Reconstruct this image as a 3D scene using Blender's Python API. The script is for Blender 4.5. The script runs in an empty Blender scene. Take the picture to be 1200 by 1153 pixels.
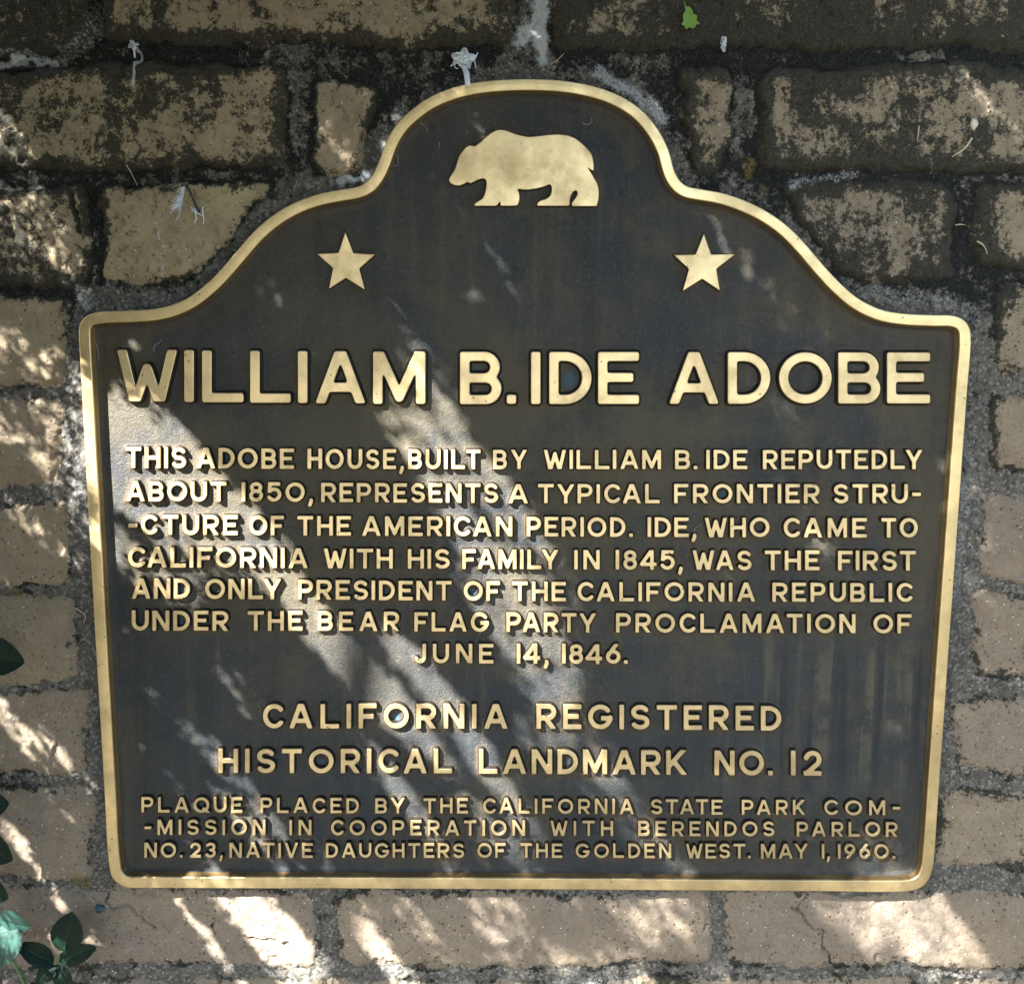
import bpy, math, random
import numpy as np
from mathutils import Vector
from mathutils.geometry import tessellate_polygon, delaunay_2d_cdt

random.seed(7)
RNG = np.random.default_rng(7)
scene = bpy.context.scene
COL = scene.collection

# ---------------------------------------------------------------- camera, world, sun, exposure
Z0 = 1.0                                   # height of the middle of the plaque above the ground
RIM_Y = -0.0125                            # the wall face is y = 0, the camera stands on the -y side
CAM = np.array([-0.00604, -0.94712 + RIM_Y, 0.24724 + Z0])
YAW, PITCH, ROLL = -0.004248, 0.137723, 0.003263
FPX, CX, CY = 1200.0, 600.0, 576.5         # focal length and centre, in units of 1/1200 of the picture width


def cam_axes():
    ca, sa, cb, sb = math.cos(YAW), math.sin(YAW), math.cos(PITCH), math.sin(PITCH)
    fw = np.array([sa * cb, ca * cb, -sb])
    r = np.array([ca, -sa, 0.0])
    u = np.cross(r, fw)
    cc, sc = math.cos(ROLL), math.sin(ROLL)
    return cc * r + sc * u, -sc * r + cc * u, fw


AX_R, AX_U, AX_F = cam_axes()
cam_data = bpy.data.cameras.new("camera")
cam = bpy.data.objects.new("camera", cam_data)
COL.objects.link(cam)
from mathutils import Matrix
M = Matrix.Identity(4)
for i in range(3):
    M[i][0], M[i][1], M[i][2], M[i][3] = AX_R[i], AX_U[i], -AX_F[i], CAM[i]
cam.matrix_world = M
cam_data.sensor_fit = 'HORIZONTAL'
cam_data.sensor_width = 36.0
cam_data.lens = 36.0
cam_data.clip_start = 0.02
cam_data.clip_end = 300.0
scene.camera = cam

SUN = np.array([1.0, 0.92, -1.17])         # the way the sunlight travels
SUN /= np.linalg.norm(SUN)
SUN_EL = math.asin(-SUN[2])
world = bpy.data.worlds.new("World")
scene.world = world
world.use_nodes = True
wn = world.node_tree
wn.nodes.clear()
sky = wn.nodes.new('ShaderNodeTexSky')
sky.sky_type = 'NISHITA'
sky.sun_disc = False
sky.sun_elevation = SUN_EL
sky.sun_rotation = math.atan2(-SUN[0], -SUN[1])
sky.air_density = 1.0
sky.dust_density = 1.5
sky.ozone_density = 1.0
bg = wn.nodes.new('ShaderNodeBackground')
bg.inputs['Strength'].default_value = 0.05
wo = wn.nodes.new('ShaderNodeOutputWorld')
wn.links.new(sky.outputs[0], bg.inputs[0])
wn.links.new(bg.outputs[0], wo.inputs[0])

sun_data = bpy.data.lights.new("sun", 'SUN')
sun_data.energy = 5.0
sun_data.angle = math.radians(0.53)
sun_data.color = (1.0, 0.955, 0.915)
sun = bpy.data.objects.new("sun", sun_data)
COL.objects.link(sun)
sun.rotation_euler = Vector(SUN).to_track_quat('-Z', 'Y').to_euler()
sun.location = (-3, -3, 5)

vs = scene.view_settings
vs.view_transform = 'Standard'
vs.look = 'None'
vs.gamma = 1.0
vs.use_curve_mapping = False
vs.exposure = 3.6


# ---------------------------------------------------------------- coordinates: traced pixel -> point on a plane y = const
def on_plane(px, py, y):
    px = np.asarray(px, float); py = np.asarray(py, float); y = np.asarray(y, float)
    a = (px - CX) / FPX; b = (CY - py) / FPX
    dx = AX_F[0] + a * AX_R[0] + b * AX_U[0]
    dy = AX_F[1] + a * AX_R[1] + b * AX_U[1]
    dz = AX_F[2] + a * AX_R[2] + b * AX_U[2]
    t = (y - CAM[1]) / dy
    return np.stack([CAM[0] + t * dx, CAM[1] + t * dy, CAM[2] + t * dz], -1)


def to_px(P):
    d = P - CAM
    z = d @ AX_F
    return CX + FPX * (d @ AX_R) / z, CY - FPX * (d @ AX_U) / z


PX = 0.00078                               # one traced unit on the wall, metres


# ---------------------------------------------------------------- numpy noise
def _hash(ix, iy, seed):
    n = (ix.astype(np.int64) * 374761393 + iy.astype(np.int64) * 668265263 + seed * 982451653) & 0x7fffffff
    n = ((n ^ (n >> 13)) * 1274126177) & 0x7fffffff
    n = n ^ (n >> 16)
    return (n & 0xffff) / 65535.0


def vnoise(x, y, seed=0):
    ix = np.floor(x); iy = np.floor(y)
    fx = x - ix; fy = y - iy
    fx = fx * fx * fx * (fx * (fx * 6 - 15) + 10); fy = fy * fy * fy * (fy * (fy * 6 - 15) + 10)
    a = _hash(ix, iy, seed); b = _hash(ix + 1, iy, seed); c = _hash(ix, iy + 1, seed); d = _hash(ix + 1, iy + 1, seed)
    return (a + (b - a) * fx) * (1 - fy) + (c + (d - c) * fx) * fy - 0.5


def fbm(x, y, scale, octv=4, seed=0, gain=0.55):
    s = 0.0; amp = 1.0; f = 1.0 / scale
    for o in range(octv):
        s = s + amp * vnoise(x * f + 17.3 * o, y * f - 9.1 * o, seed + o * 13)
        amp *= gain; f *= 2.03
    return s


def sstep(a, b, x):
    t = np.clip((x - a) / (b - a), 0, 1)
    return t * t * (3 - 2 * t)


def seg_dist(x, y, pts, closed=False):
    d = np.full(np.shape(x), 1e9)
    n = len(pts)
    for i in range(n if closed else n - 1):
        ax, ay = pts[i][:2]; bx, by = pts[(i + 1) % n][:2]
        ux, uy = bx - ax, by - ay
        L = ux * ux + uy * uy + 1e-12
        t = np.clip(((x - ax) * ux + (y - ay) * uy) / L, 0, 1)
        d = np.minimum(d, np.hypot(x - ax - t * ux, y - ay - t * uy))
    return d


def inside(x, y, pts):
    r = np.zeros(np.shape(x), bool)
    n = len(pts)
    for i in range(n):
        ax, ay = pts[i][:2]; bx, by = pts[(i + 1) % n][:2]
        if ay == by: continue
        c = ((ay > y) != (by > y)) & (x < (bx - ax) * (y - ay) / (by - ay) + ax)
        r ^= c
    return r


def poly_sd(x, y, pts):                    # positive inside
    d = seg_dist(x, y, pts, True)
    return np.where(inside(x, y, pts), d, -d)


# ---------------------------------------------------------------- objects
def tag(o, label=None, cat=None, group=None, kind=None):
    if label: o['label'] = label
    if cat: o['category'] = cat
    if group: o['group'] = group
    if kind: o['kind'] = kind
    return o


def empty(name, loc):
    o = bpy.data.objects.new(name, None)
    o.empty_display_size = 0.02
    COL.objects.link(o)
    o.location = loc
    return o


def new_obj(name, verts, faces, mats, parent=None, smooth=True, fmat=None, attrs=None):
    """faces: an (n,4)/(n,3) array, or a list of mixed tuples."""
    me = bpy.data.meshes.new(name)
    verts = np.asarray(verts, np.float32)
    off = np.zeros(3)
    q_ = parent
    while q_ is not None: off = off + np.array(q_.location); q_ = q_.parent
    v = verts - off.astype(np.float32)
    if isinstance(faces, np.ndarray):
        k = faces.shape[1]; nf = len(faces)
        me.vertices.add(len(v)); me.vertices.foreach_set('co', v.ravel())
        me.loops.add(nf * k); me.loops.foreach_set('vertex_index', faces.astype(np.int32).ravel())
        me.polygons.add(nf)
        me.polygons.foreach_set('loop_start', np.arange(0, nf * k, k, dtype=np.int32))
        me.update(calc_edges=True)
    else:
        me.from_pydata([tuple(map(float, p)) for p in v], [], [tuple(map(int, f)) for f in faces])
        me.update()
    for m in (mats if isinstance(mats, (list, tuple)) else [mats]): me.materials.append(m)
    n = len(me.polygons)
    sm = np.full(n, smooth, bool) if np.isscalar(smooth) or isinstance(smooth, bool) else np.asarray(smooth, bool)
    me.polygons.foreach_set('use_smooth', sm)
    if fmat is not None: me.polygons.foreach_set('material_index', np.asarray(fmat, np.int32))
    for k, a in (attrs or {}).items():
        at = me.attributes.new(k, 'FLOAT', 'POINT'); at.data.foreach_set('value', np.asarray(a, np.float32).ravel())
    me.validate()
    o = bpy.data.objects.new(name, me)
    COL.objects.link(o)
    if parent is not None: o.parent = parent
    return o


class Bag:                                  # collects loose pieces of ONE mesh
    def __init__(s): s.v = []; s.f = []; s.m = []; s.s = []; s.n = 0
    def add(s, v, f, m=0, smooth=True):
        v = np.asarray(v, float)
        s.v.append(v)
        for q in f: s.f.append(tuple(i + s.n for i in q)); s.m.append(m); s.s.append(smooth)
        s.n += len(v)
    def build(s, name, mats, parent=None):
        return new_obj(name, np.concatenate(s.v), s.f, mats, parent, s.s, s.m)
    def tube(s, pts, r0, r1, seg=6, m=0):
        pts = np.asarray(pts, float); n = len(pts)
        vs_ = []
        for i in range(n):
            t = pts[min(i + 1, n - 1)] - pts[max(i - 1, 0)]
            t = t / (np.linalg.norm(t) + 1e-12)
            a = np.cross(t, [0.31, 0.2, 0.93]); a /= np.linalg.norm(a) + 1e-12
            b = np.cross(t, a)
            r = r0 + (r1 - r0) * i / (n - 1)
            for k in range(seg):
                an = 2 * math.pi * k / seg
                vs_.append(pts[i] + r * (math.cos(an) * a + math.sin(an) * b))
        fs = []
        for i in range(n - 1):
            for k in range(seg):
                fs.append((i * seg + k, i * seg + (k + 1) % seg, (i + 1) * seg + (k + 1) % seg, (i + 1) * seg + k))
        fs.append(tuple(range(seg))[::-1]); fs.append(tuple((n - 1) * seg + k for k in range(seg)))
        s.add(vs_, fs, m)


# ---------------------------------------------------------------- materials
class NT:
    def __init__(s, name):
        s.m = bpy.data.materials.new(name); s.m.use_nodes = True
        s.t = s.m.node_tree; s.t.nodes.clear()
        s.out = s.t.nodes.new('ShaderNodeOutputMaterial')
        s.b = s.t.nodes.new('ShaderNodeBsdfPrincipled')
        s.t.links.new(s.b.outputs[0], s.out.inputs[0])
        s.co = s.t.nodes.new('ShaderNodeTexCoord').outputs['Object']
    def n(s, kind, **kw):
        nd = s.t.nodes.new(kind)
        for k, v in kw.items(): setattr(nd, k, v)
        return nd
    def link(s, a, b): s.t.links.new(a, b)
    def setv(s, sock, v):
        if isinstance(v, bpy.types.NodeSocket): s.link(v, sock)
        else: sock.default_value = v
    def map(s, scale=(1, 1, 1), loc=(0, 0, 0)):
        nd = s.n('ShaderNodeMapping'); nd.inputs['Scale'].default_value = scale; nd.inputs['Location'].default_value = loc
        s.link(s.co, nd.inputs[0]); return nd.outputs[0]
    def noise(s, scale, detail=4, rough=0.6, vec=None, dist=0.0):
        nd = s.n('ShaderNodeTexNoise'); nd.inputs['Scale'].default_value = scale
        nd.inputs['Detail'].default_value = detail; nd.inputs['Roughness'].default_value = rough
        nd.inputs['Distortion'].default_value = dist
        s.link(vec or s.co, nd.inputs['Vector']); return nd.outputs['Fac']
    def vor(s, scale, vec=None, feature='F1', out='Distance'):
        nd = s.n('ShaderNodeTexVoronoi', feature=feature); s.setv(nd.inputs['Scale'], scale)
        s.link(vec or s.co, nd.inputs['Vector']); return nd.outputs[out]
    def math(s, op, a, b=0.0, c=0.0, clamp=False):
        nd = s.n('ShaderNodeMath', operation=op, use_clamp=clamp)
        s.setv(nd.inputs[0], a); s.setv(nd.inputs[1], b); s.setv(nd.inputs[2], c); return nd.outputs[0]
    def step(s, x, a, b, lo=0.0, hi=1.0):
        nd = s.n('ShaderNodeMapRange', interpolation_type='SMOOTHSTEP')
        s.setv(nd.inputs[0], x); s.setv(nd.inputs[1], a); s.setv(nd.inputs[2], b); s.setv(nd.inputs[3], lo); s.setv(nd.inputs[4], hi)
        return nd.outputs[0]
    def mix(s, f, a, b, mode='MIX'):
        nd = s.n('ShaderNodeMix', data_type='RGBA', blend_type=mode)
        s.setv(nd.inputs[0], f)
        for i, v in ((6, a), (7, b)):
            if isinstance(v, tuple): nd.inputs[i].default_value = v + (1,) if len(v) == 3 else v
            else: s.link(v, nd.inputs[i])
        return nd.outputs[2]
    def attr(s, name): return s.n('ShaderNodeAttribute', attribute_name=name).outputs['Fac']
    def bump(s, h, strength, dist, prev=None):
        nd = s.n('ShaderNodeBump'); nd.inputs['Strength'].default_value = strength; nd.inputs['Distance'].default_value = dist
        s.link(h, nd.inputs['Height'])
        if prev: s.link(prev, nd.inputs['Normal'])
        return nd.outputs[0]
    def fin(s, color=None, rough=None, metal=None, normal=None, **kw):
        for k, v in (('Base Color', color), ('Roughness', rough), ('Metallic', metal), ('Normal', normal)):
            if v is None: continue
            if isinstance(v, tuple): v = v + (1,)
            s.setv(s.b.inputs[k], v)
        for k, v in kw.items(): s.setv(s.b.inputs[k.replace('_', ' ')], v)
        return s.m


def mat_brick():
    s = NT('adobe_brick')
    tint = s.attr('tint'); moss = s.attr('moss'); pale = s.attr('pale'); yel = s.attr('yellow')
    big = s.noise(9, 4, 0.6); mid = s.noise(60, 5, 0.65); fine = s.noise(420, 4, 0.7)
    c = s.mix(s.math('POWER', tint, .55), (0.310, 0.265, 0.150), (0.150, 0.126, 0.109))
    c = s.mix(s.step(big, 0.35, 0.7), c, s.mix(0.5, c, (0.25, 0.20, 0.13)))
    c = s.mix(s.step(mid, 0.3, 0.75, 0.0, 0.55), c, (0.125, 0.098, 0.072))
    c = s.mix(s.step(fine, 0.52, 0.72, 0.0, 0.5), c, (0.36, 0.285, 0.20))
    # dark grit holes and pale grit
    pm = s.step(s.noise(20, 4, .7), .40, .62)
    v = s.vor(s.math('MULTIPLY_ADD', 1.0, 0.0, 165.0)); c = s.mix(s.math('MULTIPLY', pm, s.step(v, 0.08, 0.30, 0.85, 0.0)), c, (0.035, 0.030, 0.024))
    v3 = s.vor(330, s.map((1, 1, 1), (.3, 2.7, 1.4))); c = s.mix(s.math('MULTIPLY', s.step(s.noise(14, 3, .7), .45, .6), s.step(v3, 0.10, 0.30, 0.7, 0.0)), c, (0.04, 0.034, 0.027))
    v2 = s.vor(120, s.map((1, 1, 1), (3.1, 1.7, 0.4))); c = s.mix(s.step(v2, 0.06, 0.12, 0.85, 0.0), c, (0.52, 0.46, 0.36))
    # black lichen crust
    ln = s.math('ADD', s.math('MULTIPLY', s.noise(62, 6, 0.75), 0.52), s.math('MULTIPLY', s.noise(190, 5, 0.8), 0.56))
    ln = s.math('MULTIPLY_ADD', s.math('SUBTRACT', ln, .54), 2.9, .5)
    th = s.math('SUBTRACT', 1.06, moss)
    f = s.step(s.math('SUBTRACT', ln, th), -0.08, 0.15)
    crust = s.mix(s.noise(140, 3, 0.7), (0.005, 0.0065, 0.006), (0.026, 0.028, 0.021))
    crust = s.mix(s.step(s.noise(520, 3, 0.7), 0.52, 0.68, 0, 0.38), crust, (0.12, 0.11, 0.08))
    c = s.mix(s.math('MULTIPLY', f, 0.93), c, crust)
    pf = s.step(s.math('ADD', s.noise(330, 4, 0.75), s.math('MULTIPLY', pale, 0.55)), 0.66, 0.86)
    c = s.mix(s.math('MULTIPLY', pf, pale), c, (0.46, 0.50, 0.52))
    c = s.mix(s.math('MULTIPLY', yel, s.step(fine, 0.35, 0.6)), c, (0.16, 0.125, 0.035))
    h = s.math('ADD', s.math('MULTIPLY', fine, 0.6), s.math('MULTIPLY', s.noise(1100, 3, 0.7), 0.35))
    h = s.math('ADD', h, s.math('MULTIPLY', s.step(v, 0.08, 0.24), 0.6))
    nrm = s.bump(h, 0.55, 0.0016)
    return s.fin(c, 0.92, 0.0, nrm, Specular_IOR_Level=0.18)


def mat_mortar():
    s = NT('lime_mortar')
    moss = s.attr('moss'); pale = s.attr('pale'); yel = s.attr('yellow')
    mid = s.noise(70, 5, 0.7); fine = s.noise(480, 4, 0.75)
    c = s.mix(s.step(mid, 0.3, 0.7), (0.068, 0.064, 0.056), (0.140, 0.130, 0.110))
    g = s.vor(420, None, 'F1', 'Color')
    sep = s.n('ShaderNodeSeparateColor'); s.link(g, sep.inputs[0])
    c = s.mix(s.step(sep.outputs[0], 0.66, 0.95, 0, 0.5), c, (0.30, 0.29, 0.26))
    c = s.mix(s.step(sep.outputs[1], 0.60, 0.9, 0, 0.6), c, (0.035, 0.036, 0.034))
    ln = s.math('ADD', s.math('MULTIPLY', s.noise(62, 6, 0.75), 0.52), s.math('MULTIPLY', s.noise(190, 5, 0.8), 0.56))
    ln = s.math('MULTIPLY_ADD', s.math('SUBTRACT', ln, .54), 2.9, .5)
    th = s.math('SUBTRACT', 1.08, moss)
    f = s.step(s.math('SUBTRACT', ln, th), -0.08, 0.15)
    c = s.mix(s.math('MULTIPLY', f, 0.92), c, s.mix(s.step(fine, 0.5, 0.75), (0.006, 0.008, 0.008), (0.055, 0.060, 0.053)))
    pf = s.step(s.math('ADD', fine, s.math('MULTIPLY', pale, 0.55)), 0.66, 0.88)
    c = s.mix(s.math('MULTIPLY', pf, pale), c, (0.44, 0.48, 0.49))
    c = s.mix(s.math('MULTIPLY', yel, s.step(fine, 0.35, 0.6)), c, (0.17, 0.13, 0.035))
    h = s.math('ADD', s.math('MULTIPLY', fine, 0.8), s.math('MULTIPLY', sep.outputs[2], 0.3))
    nrm = s.bump(h, 0.9, 0.0022)
    return s.fin(c, 0.95, 0.0, nrm, Specular_IOR_Level=0.15)


def patina_color(s):
    streak = s.noise(1.0, 5, 0.65, s.map((70, 1, 4.0))); streak2 = s.noise(1.0, 4, 0.6, s.map((30, 1, 2.6), (4, 0, 2)))
    blot = s.noise(7.0, 6, 0.66, None, 0.6); blot2 = s.noise(24, 5, 0.7); blot3 = s.noise(11, 5, 0.65, s.map((1, 1, 1), (2, 5, 1)), 0.5); fine = s.noise(300, 5, 0.75)
    c = s.mix(s.step(blot, 0.40, 0.60), (0.0150, 0.0175, 0.0195), (0.026, 0.025, 0.021))
    c = s.mix(s.step(blot3, 0.48, 0.66, 0, 0.6), c, (0.044, 0.037, 0.020))
    c = s.mix(s.step(streak, 0.53, 0.68, 0, 0.45), c, (0.050, 0.044, 0.027))
    c = s.mix(s.step(streak2, 0.53, 0.66, 0, 0.5), c, (0.009, 0.011, 0.012))
    c = s.mix(s.step(blot2, 0.52, 0.68, 0, 0.55), c, (0.011, 0.021, 0.020))
    c = s.mix(s.step(fine, 0.52, 0.70, 0, 0.45), c, (0.075, 0.070, 0.066))
    c = s.mix(s.step(s.noise(230, 4, 0.8), 0.54, 0.70, 0, 0.7), c, (0.006, 0.006, 0.0065))
    # run marks low down on the right, where water drains off the last lines
    sep = s.n('ShaderNodeSeparateXYZ'); s.link(s.co, sep.inputs[0])
    zone = s.math('MULTIPLY', s.step(sep.outputs[0], .17, .22), s.math('MULTIPLY', s.step(sep.outputs[2], .08, .14), s.step(sep.outputs[2], .22, .30, 1, 0)))
    run = s.noise(1.0, 3, 0.55, s.map((52, 1, 1.9), (1.3, 0, .7)), 0.35)
    c = s.mix(s.math('MULTIPLY', zone, s.math('MULTIPLY', s.step(blot2, .40, .56), s.step(run, .51, .60, 0, .75))), c, (0.060, 0.054, 0.036))
    c = s.mix(s.math('MULTIPLY', zone, s.step(run, .47, .38, 0, .7)), c, (0.008, 0.010, 0.012))
    # olive bloom across the middle of the plate, blacker metal low down
    mid = s.math('MULTIPLY', s.step(sep.outputs[2], .20, .34), s.step(sep.outputs[2], .50, .66, 1, 0))
    c = s.mix(s.math('MULTIPLY', mid, s.step(s.noise(8, 5, .65, s.map((1, 1, .8), (9, 0, 4)), .4), .42, .60, 0, .6)), c, (0.046, 0.040, 0.022))
    c = s.mix(s.step(sep.outputs[2], .32, .10, 0, .35), c, (0.008, 0.012, 0.015))
    c = s.mix(1.0, c, (1.46, 1.45, 1.47), "MULTIPLY")
    return c, fine, blot2


def mat_patina():
    s = NT('dark_bronze_patina')
    c, fine, blot = patina_color(s)
    edge = s.attr('edge')                  # brown bare metal left round the raised letters
    c = s.mix(s.math('MULTIPLY', edge, s.step(blot, 0.3, 0.6, 0.25, 0.8)), c, (0.066, 0.045, 0.019))
    bowl = s.attr('bowl')                  # sky reflected in the letters' hollows, put in as blue colour
    c = s.mix(s.step(s.math('ADD', bowl, s.math('MULTIPLY', s.math('SUBTRACT', fine, .5), .5)), .25, .9, 0, .9), c, (0.034, 0.072, 0.105))
    r = s.step(s.noise(30, 4, 0.65), 0.3, 0.75, 0.52, 0.70)
    h = s.math('ADD', s.math('MULTIPLY', s.noise(800, 3, 0.65), 0.8), s.math('MULTIPLY', s.noise(190, 4, 0.65), 0.7))
    return s.fin(c, r, 0.0, s.bump(h, 0.8, 0.0017), Specular_IOR_Level=0.30)


def mat_side():
    s = NT('dark_bronze_side')  # dark patina, blackened further to carry the shade along raised edges
    c = s.mix(s.noise(90, 4, 0.6), (0.004, 0.004, 0.0035), (0.020, 0.015, 0.007))
    return s.fin(c, 0.55, 0.2, s.bump(s.noise(500, 3), 0.4, 0.0008))


def mat_gold(name, base, dirt, rough):
    s = NT(name)
    a = s.noise(26, 5, 0.65); f = s.noise(380, 4, 0.7); br = s.noise(1.0, 3, 0.6, s.map((260, 20, 26)))
    c = s.mix(s.step(a, 0.42, 0.75, 0, 0.85), base, dirt)
    c = s.mix(s.step(f, 0.60, 0.78, 0, 0.5), c, tuple(x * 0.45 for x in dirt))
    c = s.mix(s.step(s.noise(9, 3, 0.6), 0.5, 0.75, 0, 0.4), c, tuple(x * 0.78 for x in base))
    c = s.mix(s.step(s.noise(13, 4, 0.65, s.map((1, 1, 1), (7, 1, 3))), 0.44, 0.66, 0, 0.55), c, tuple(x * 0.62 for x in base))
    sepz = s.n('ShaderNodeSeparateXYZ'); s.link(s.co, sepz.inputs[0])   # dimmer reflections towards the foot of the plaque, put into the colour
    dim_refl = s.math('MULTIPLY', s.step(sepz.outputs[2], .42, .06), s.step(s.noise(17, 5, .7, s.map((1, 1, 1), (3, 8, 2))), .30, .66, .25, 1))
    c = s.mix(s.math('MULTIPLY', dim_refl, .62), c, tuple(x * .52 for x in dirt[:1]) + (dirt[1] * .56, dirt[2] * .66))
    c = s.mix(s.step(s.noise(700, 3, .7), .55, .75, 0, .35), c, tuple(x * .5 for x in dirt))
    nick = s.math('MULTIPLY', s.step(s.vor(105, s.map((1, 1, 1), (.7, .2, 2.2))), 0.05, 0.13, 1.0, 0.0), s.step(s.noise(19, 3), .46, .56))
    c = s.mix(s.math('MULTIPLY', nick, .85), c, (0.05, 0.04, 0.022))
    r = s.step(a, 0.3, 0.75, rough, rough + 0.18)
    h = s.math('ADD', s.math('MULTIPLY', f, 0.5), s.math('MULTIPLY', br, 0.5))
    return s.fin(c, r, 0.92, s.bump(h, 0.25, 0.0009))


MB_ = mat_brick(); MM = mat_mortar(); MP = mat_patina(); MS = mat_side()
GOLD = mat_gold('polished_bronze', (0.72, 0.565, 0.315), (0.43, 0.325, 0.165), 0.38)
BROWN = mat_gold('brown_bronze', (0.34, 0.24, 0.11), (0.12, 0.085, 0.04), 0.40)
GOLD_RIM = mat_gold('polished_bronze_border', (0.76, 0.60, 0.32), (0.48, 0.36, 0.18), 0.33)


def simple(name, col, rough=0.8, var=0.35, scale=80, **kw):
    s = NT(name)
    c = s.mix(s.step(s.noise(scale, 4, 0.65), 0.3, 0.7), tuple(x * (1 - var) for x in col), tuple(min(1, x * (1 + var)) for x in col))
    return s.fin(c, rough, 0.0, s.bump(s.noise(scale * 4, 3), 0.3, 0.001), **kw)


# ---------------------------------------------------------------- the plaque's outline (traced on the real front plane)
OUT_L = [(180, 1040.8), (146.7, 1040), (136.7, 1035), (130, 1026.7), (127.3, 1013), (125, 990), (122.5, 940), (116.8, 840), (112.4, 767),
         (106.2, 655), (100, 544), (95.8, 465), (92.2, 398), (92.2, 384), (96, 374.5), (104.5, 368.3), (117, 365.6), (146.7, 364.3), (176.7, 362.5),
         (198, 358.3), (220, 349), (239, 335), (257, 317.5), (276.7, 295), (297, 271.7), (320, 252), (346.7, 236.7), (373.3, 227.3),
         (400, 222), (418, 219), (430, 213), (438, 202), (444, 189), (452, 166.7), (463.8, 146.7), (481, 129.5), (503.3, 114), (530, 103), (560, 96.2),
         (593.3, 93.2), (626.7, 92.6), (660, 94.5), (693.3, 100.3), (726.7, 112), (753.3, 130), (772.5, 153.3), (784, 176.7), (789.5, 197),
         (795, 209), (804, 217.5), (822, 221.5), (846.7, 226), (873.3, 235), (900, 248.3), (923.3, 265), (943.3, 285), (963.3, 308.3),
         (983.3, 330), (1006.7, 350), (1033.3, 362.7), (1060, 367.3), (1093.3, 369), (1117, 369.6), (1129.5, 374.5), (1136.5, 384), (1138.2, 400),
         (1134.5, 450), (1127.5, 547), (1120.3, 648), (1113, 750), (1105.5, 858), (1099.7, 940), (1095.6, 1000), (1093.5, 1018), (1087.5, 1033), (1078.3, 1041),
         (1068, 1044.3), (960, 1044.6), (780, 1043.5), (600, 1042.3), (380, 1041.3)]


def resample(pts, step, closed=True, smooth=2):
    p = np.asarray(pts, float)
    # Catmull-Rom through the traced points, then even spacing
    n = len(p); out = []
    for i in range(n):
        p0, p1, p2, p3 = p[i - 1], p[i], p[(i + 1) % n], p[(i + 2) % n]
        t01 = np.linalg.norm(p1 - p0) ** .5; t12 = np.linalg.norm(p2 - p1) ** .5; t23 = np.linalg.norm(p3 - p2) ** .5
        m1 = t12 * ((p1 - p0) / t01 - (p2 - p0) / (t01 + t12) + (p2 - p1) / t12)
        m2 = t12 * ((p2 - p1) / t12 - (p3 - p1) / (t12 + t23) + (p3 - p2) / t23)
        for k in range(12):
            t = k / 12
            out.append((2 * t**3 - 3 * t**2 + 1) * p1 + (t**3 - 2 * t**2 + t) * m1 + (-2 * t**3 + 3 * t**2) * p2 + (t**3 - t**2) * m2)
    q = np.array(out)
    d = np.linalg.norm(np.roll(q, -1, 0) - q, axis=1)
    s = np.concatenate([[0], np.cumsum(d)]); m = int(s[-1] / step)
    qq = np.concatenate([q, q[:1]])
    u = np.linspace(0, s[-1], m, endpoint=False)
    r = np.stack([np.interp(u, s, qq[:, 0]), np.interp(u, s, qq[:, 1])], -1)
    for _ in range(smooth): r = 0.25 * np.roll(r, 1, 0) + 0.5 * r + 0.25 * np.roll(r, -1, 0)
    return r


def loop_normals(r):                        # outward unit normals of a closed loop in traced units
    t = np.roll(r, -1, 0) - np.roll(r, 1, 0)
    n = np.stack([t[:, 1], -t[:, 0]], -1); n /= np.linalg.norm(n, axis=1)[:, None] + 1e-9
    a = 0.5 * np.sum(r[:, 0] * np.roll(r[:, 1], -1) - np.roll(r[:, 0], -1) * r[:, 1])
    return n if a > 0 else -n


OUTLINE = resample(OUT_L, 3.0)
OUT_N = loop_normals(OUTLINE)
FIELD_Y = -0.0030
LETTER_Y = -0.0079

# ---------------------------------------------------------------- lettering: gothic plaque capitals from strokes
def arc(cx, cy, rx, ry, a0, a1):
    n = max(6, int(abs(a1 - a0) / 11))
    return [(cx + rx * math.cos(math.radians(a0 + (a1 - a0) * i / n)), cy + ry * math.sin(math.radians(a0 + (a1 - a0) * i / n))) for i in range(n + 1)]


WID = dict(W=1.13, I=0, L=.76, A=.96, M=.98, B=.78, D=.83, E=.74, O=1.02, T=.82, H=.82, S=.76, U=.84, R=.80, P=.78, F=.74, C=.92, N=.84,
           Y=.94, G=.98, J=.60, K=.84, Q=1.02, V=.92)
WID.update({'1': 0, '2': .72, '3': .70, '4': .80, '5': .72, '6': .74, '8': .70, '9': .74, '0': .98, '.': -1, ',': -1, '-': .46})


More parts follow.
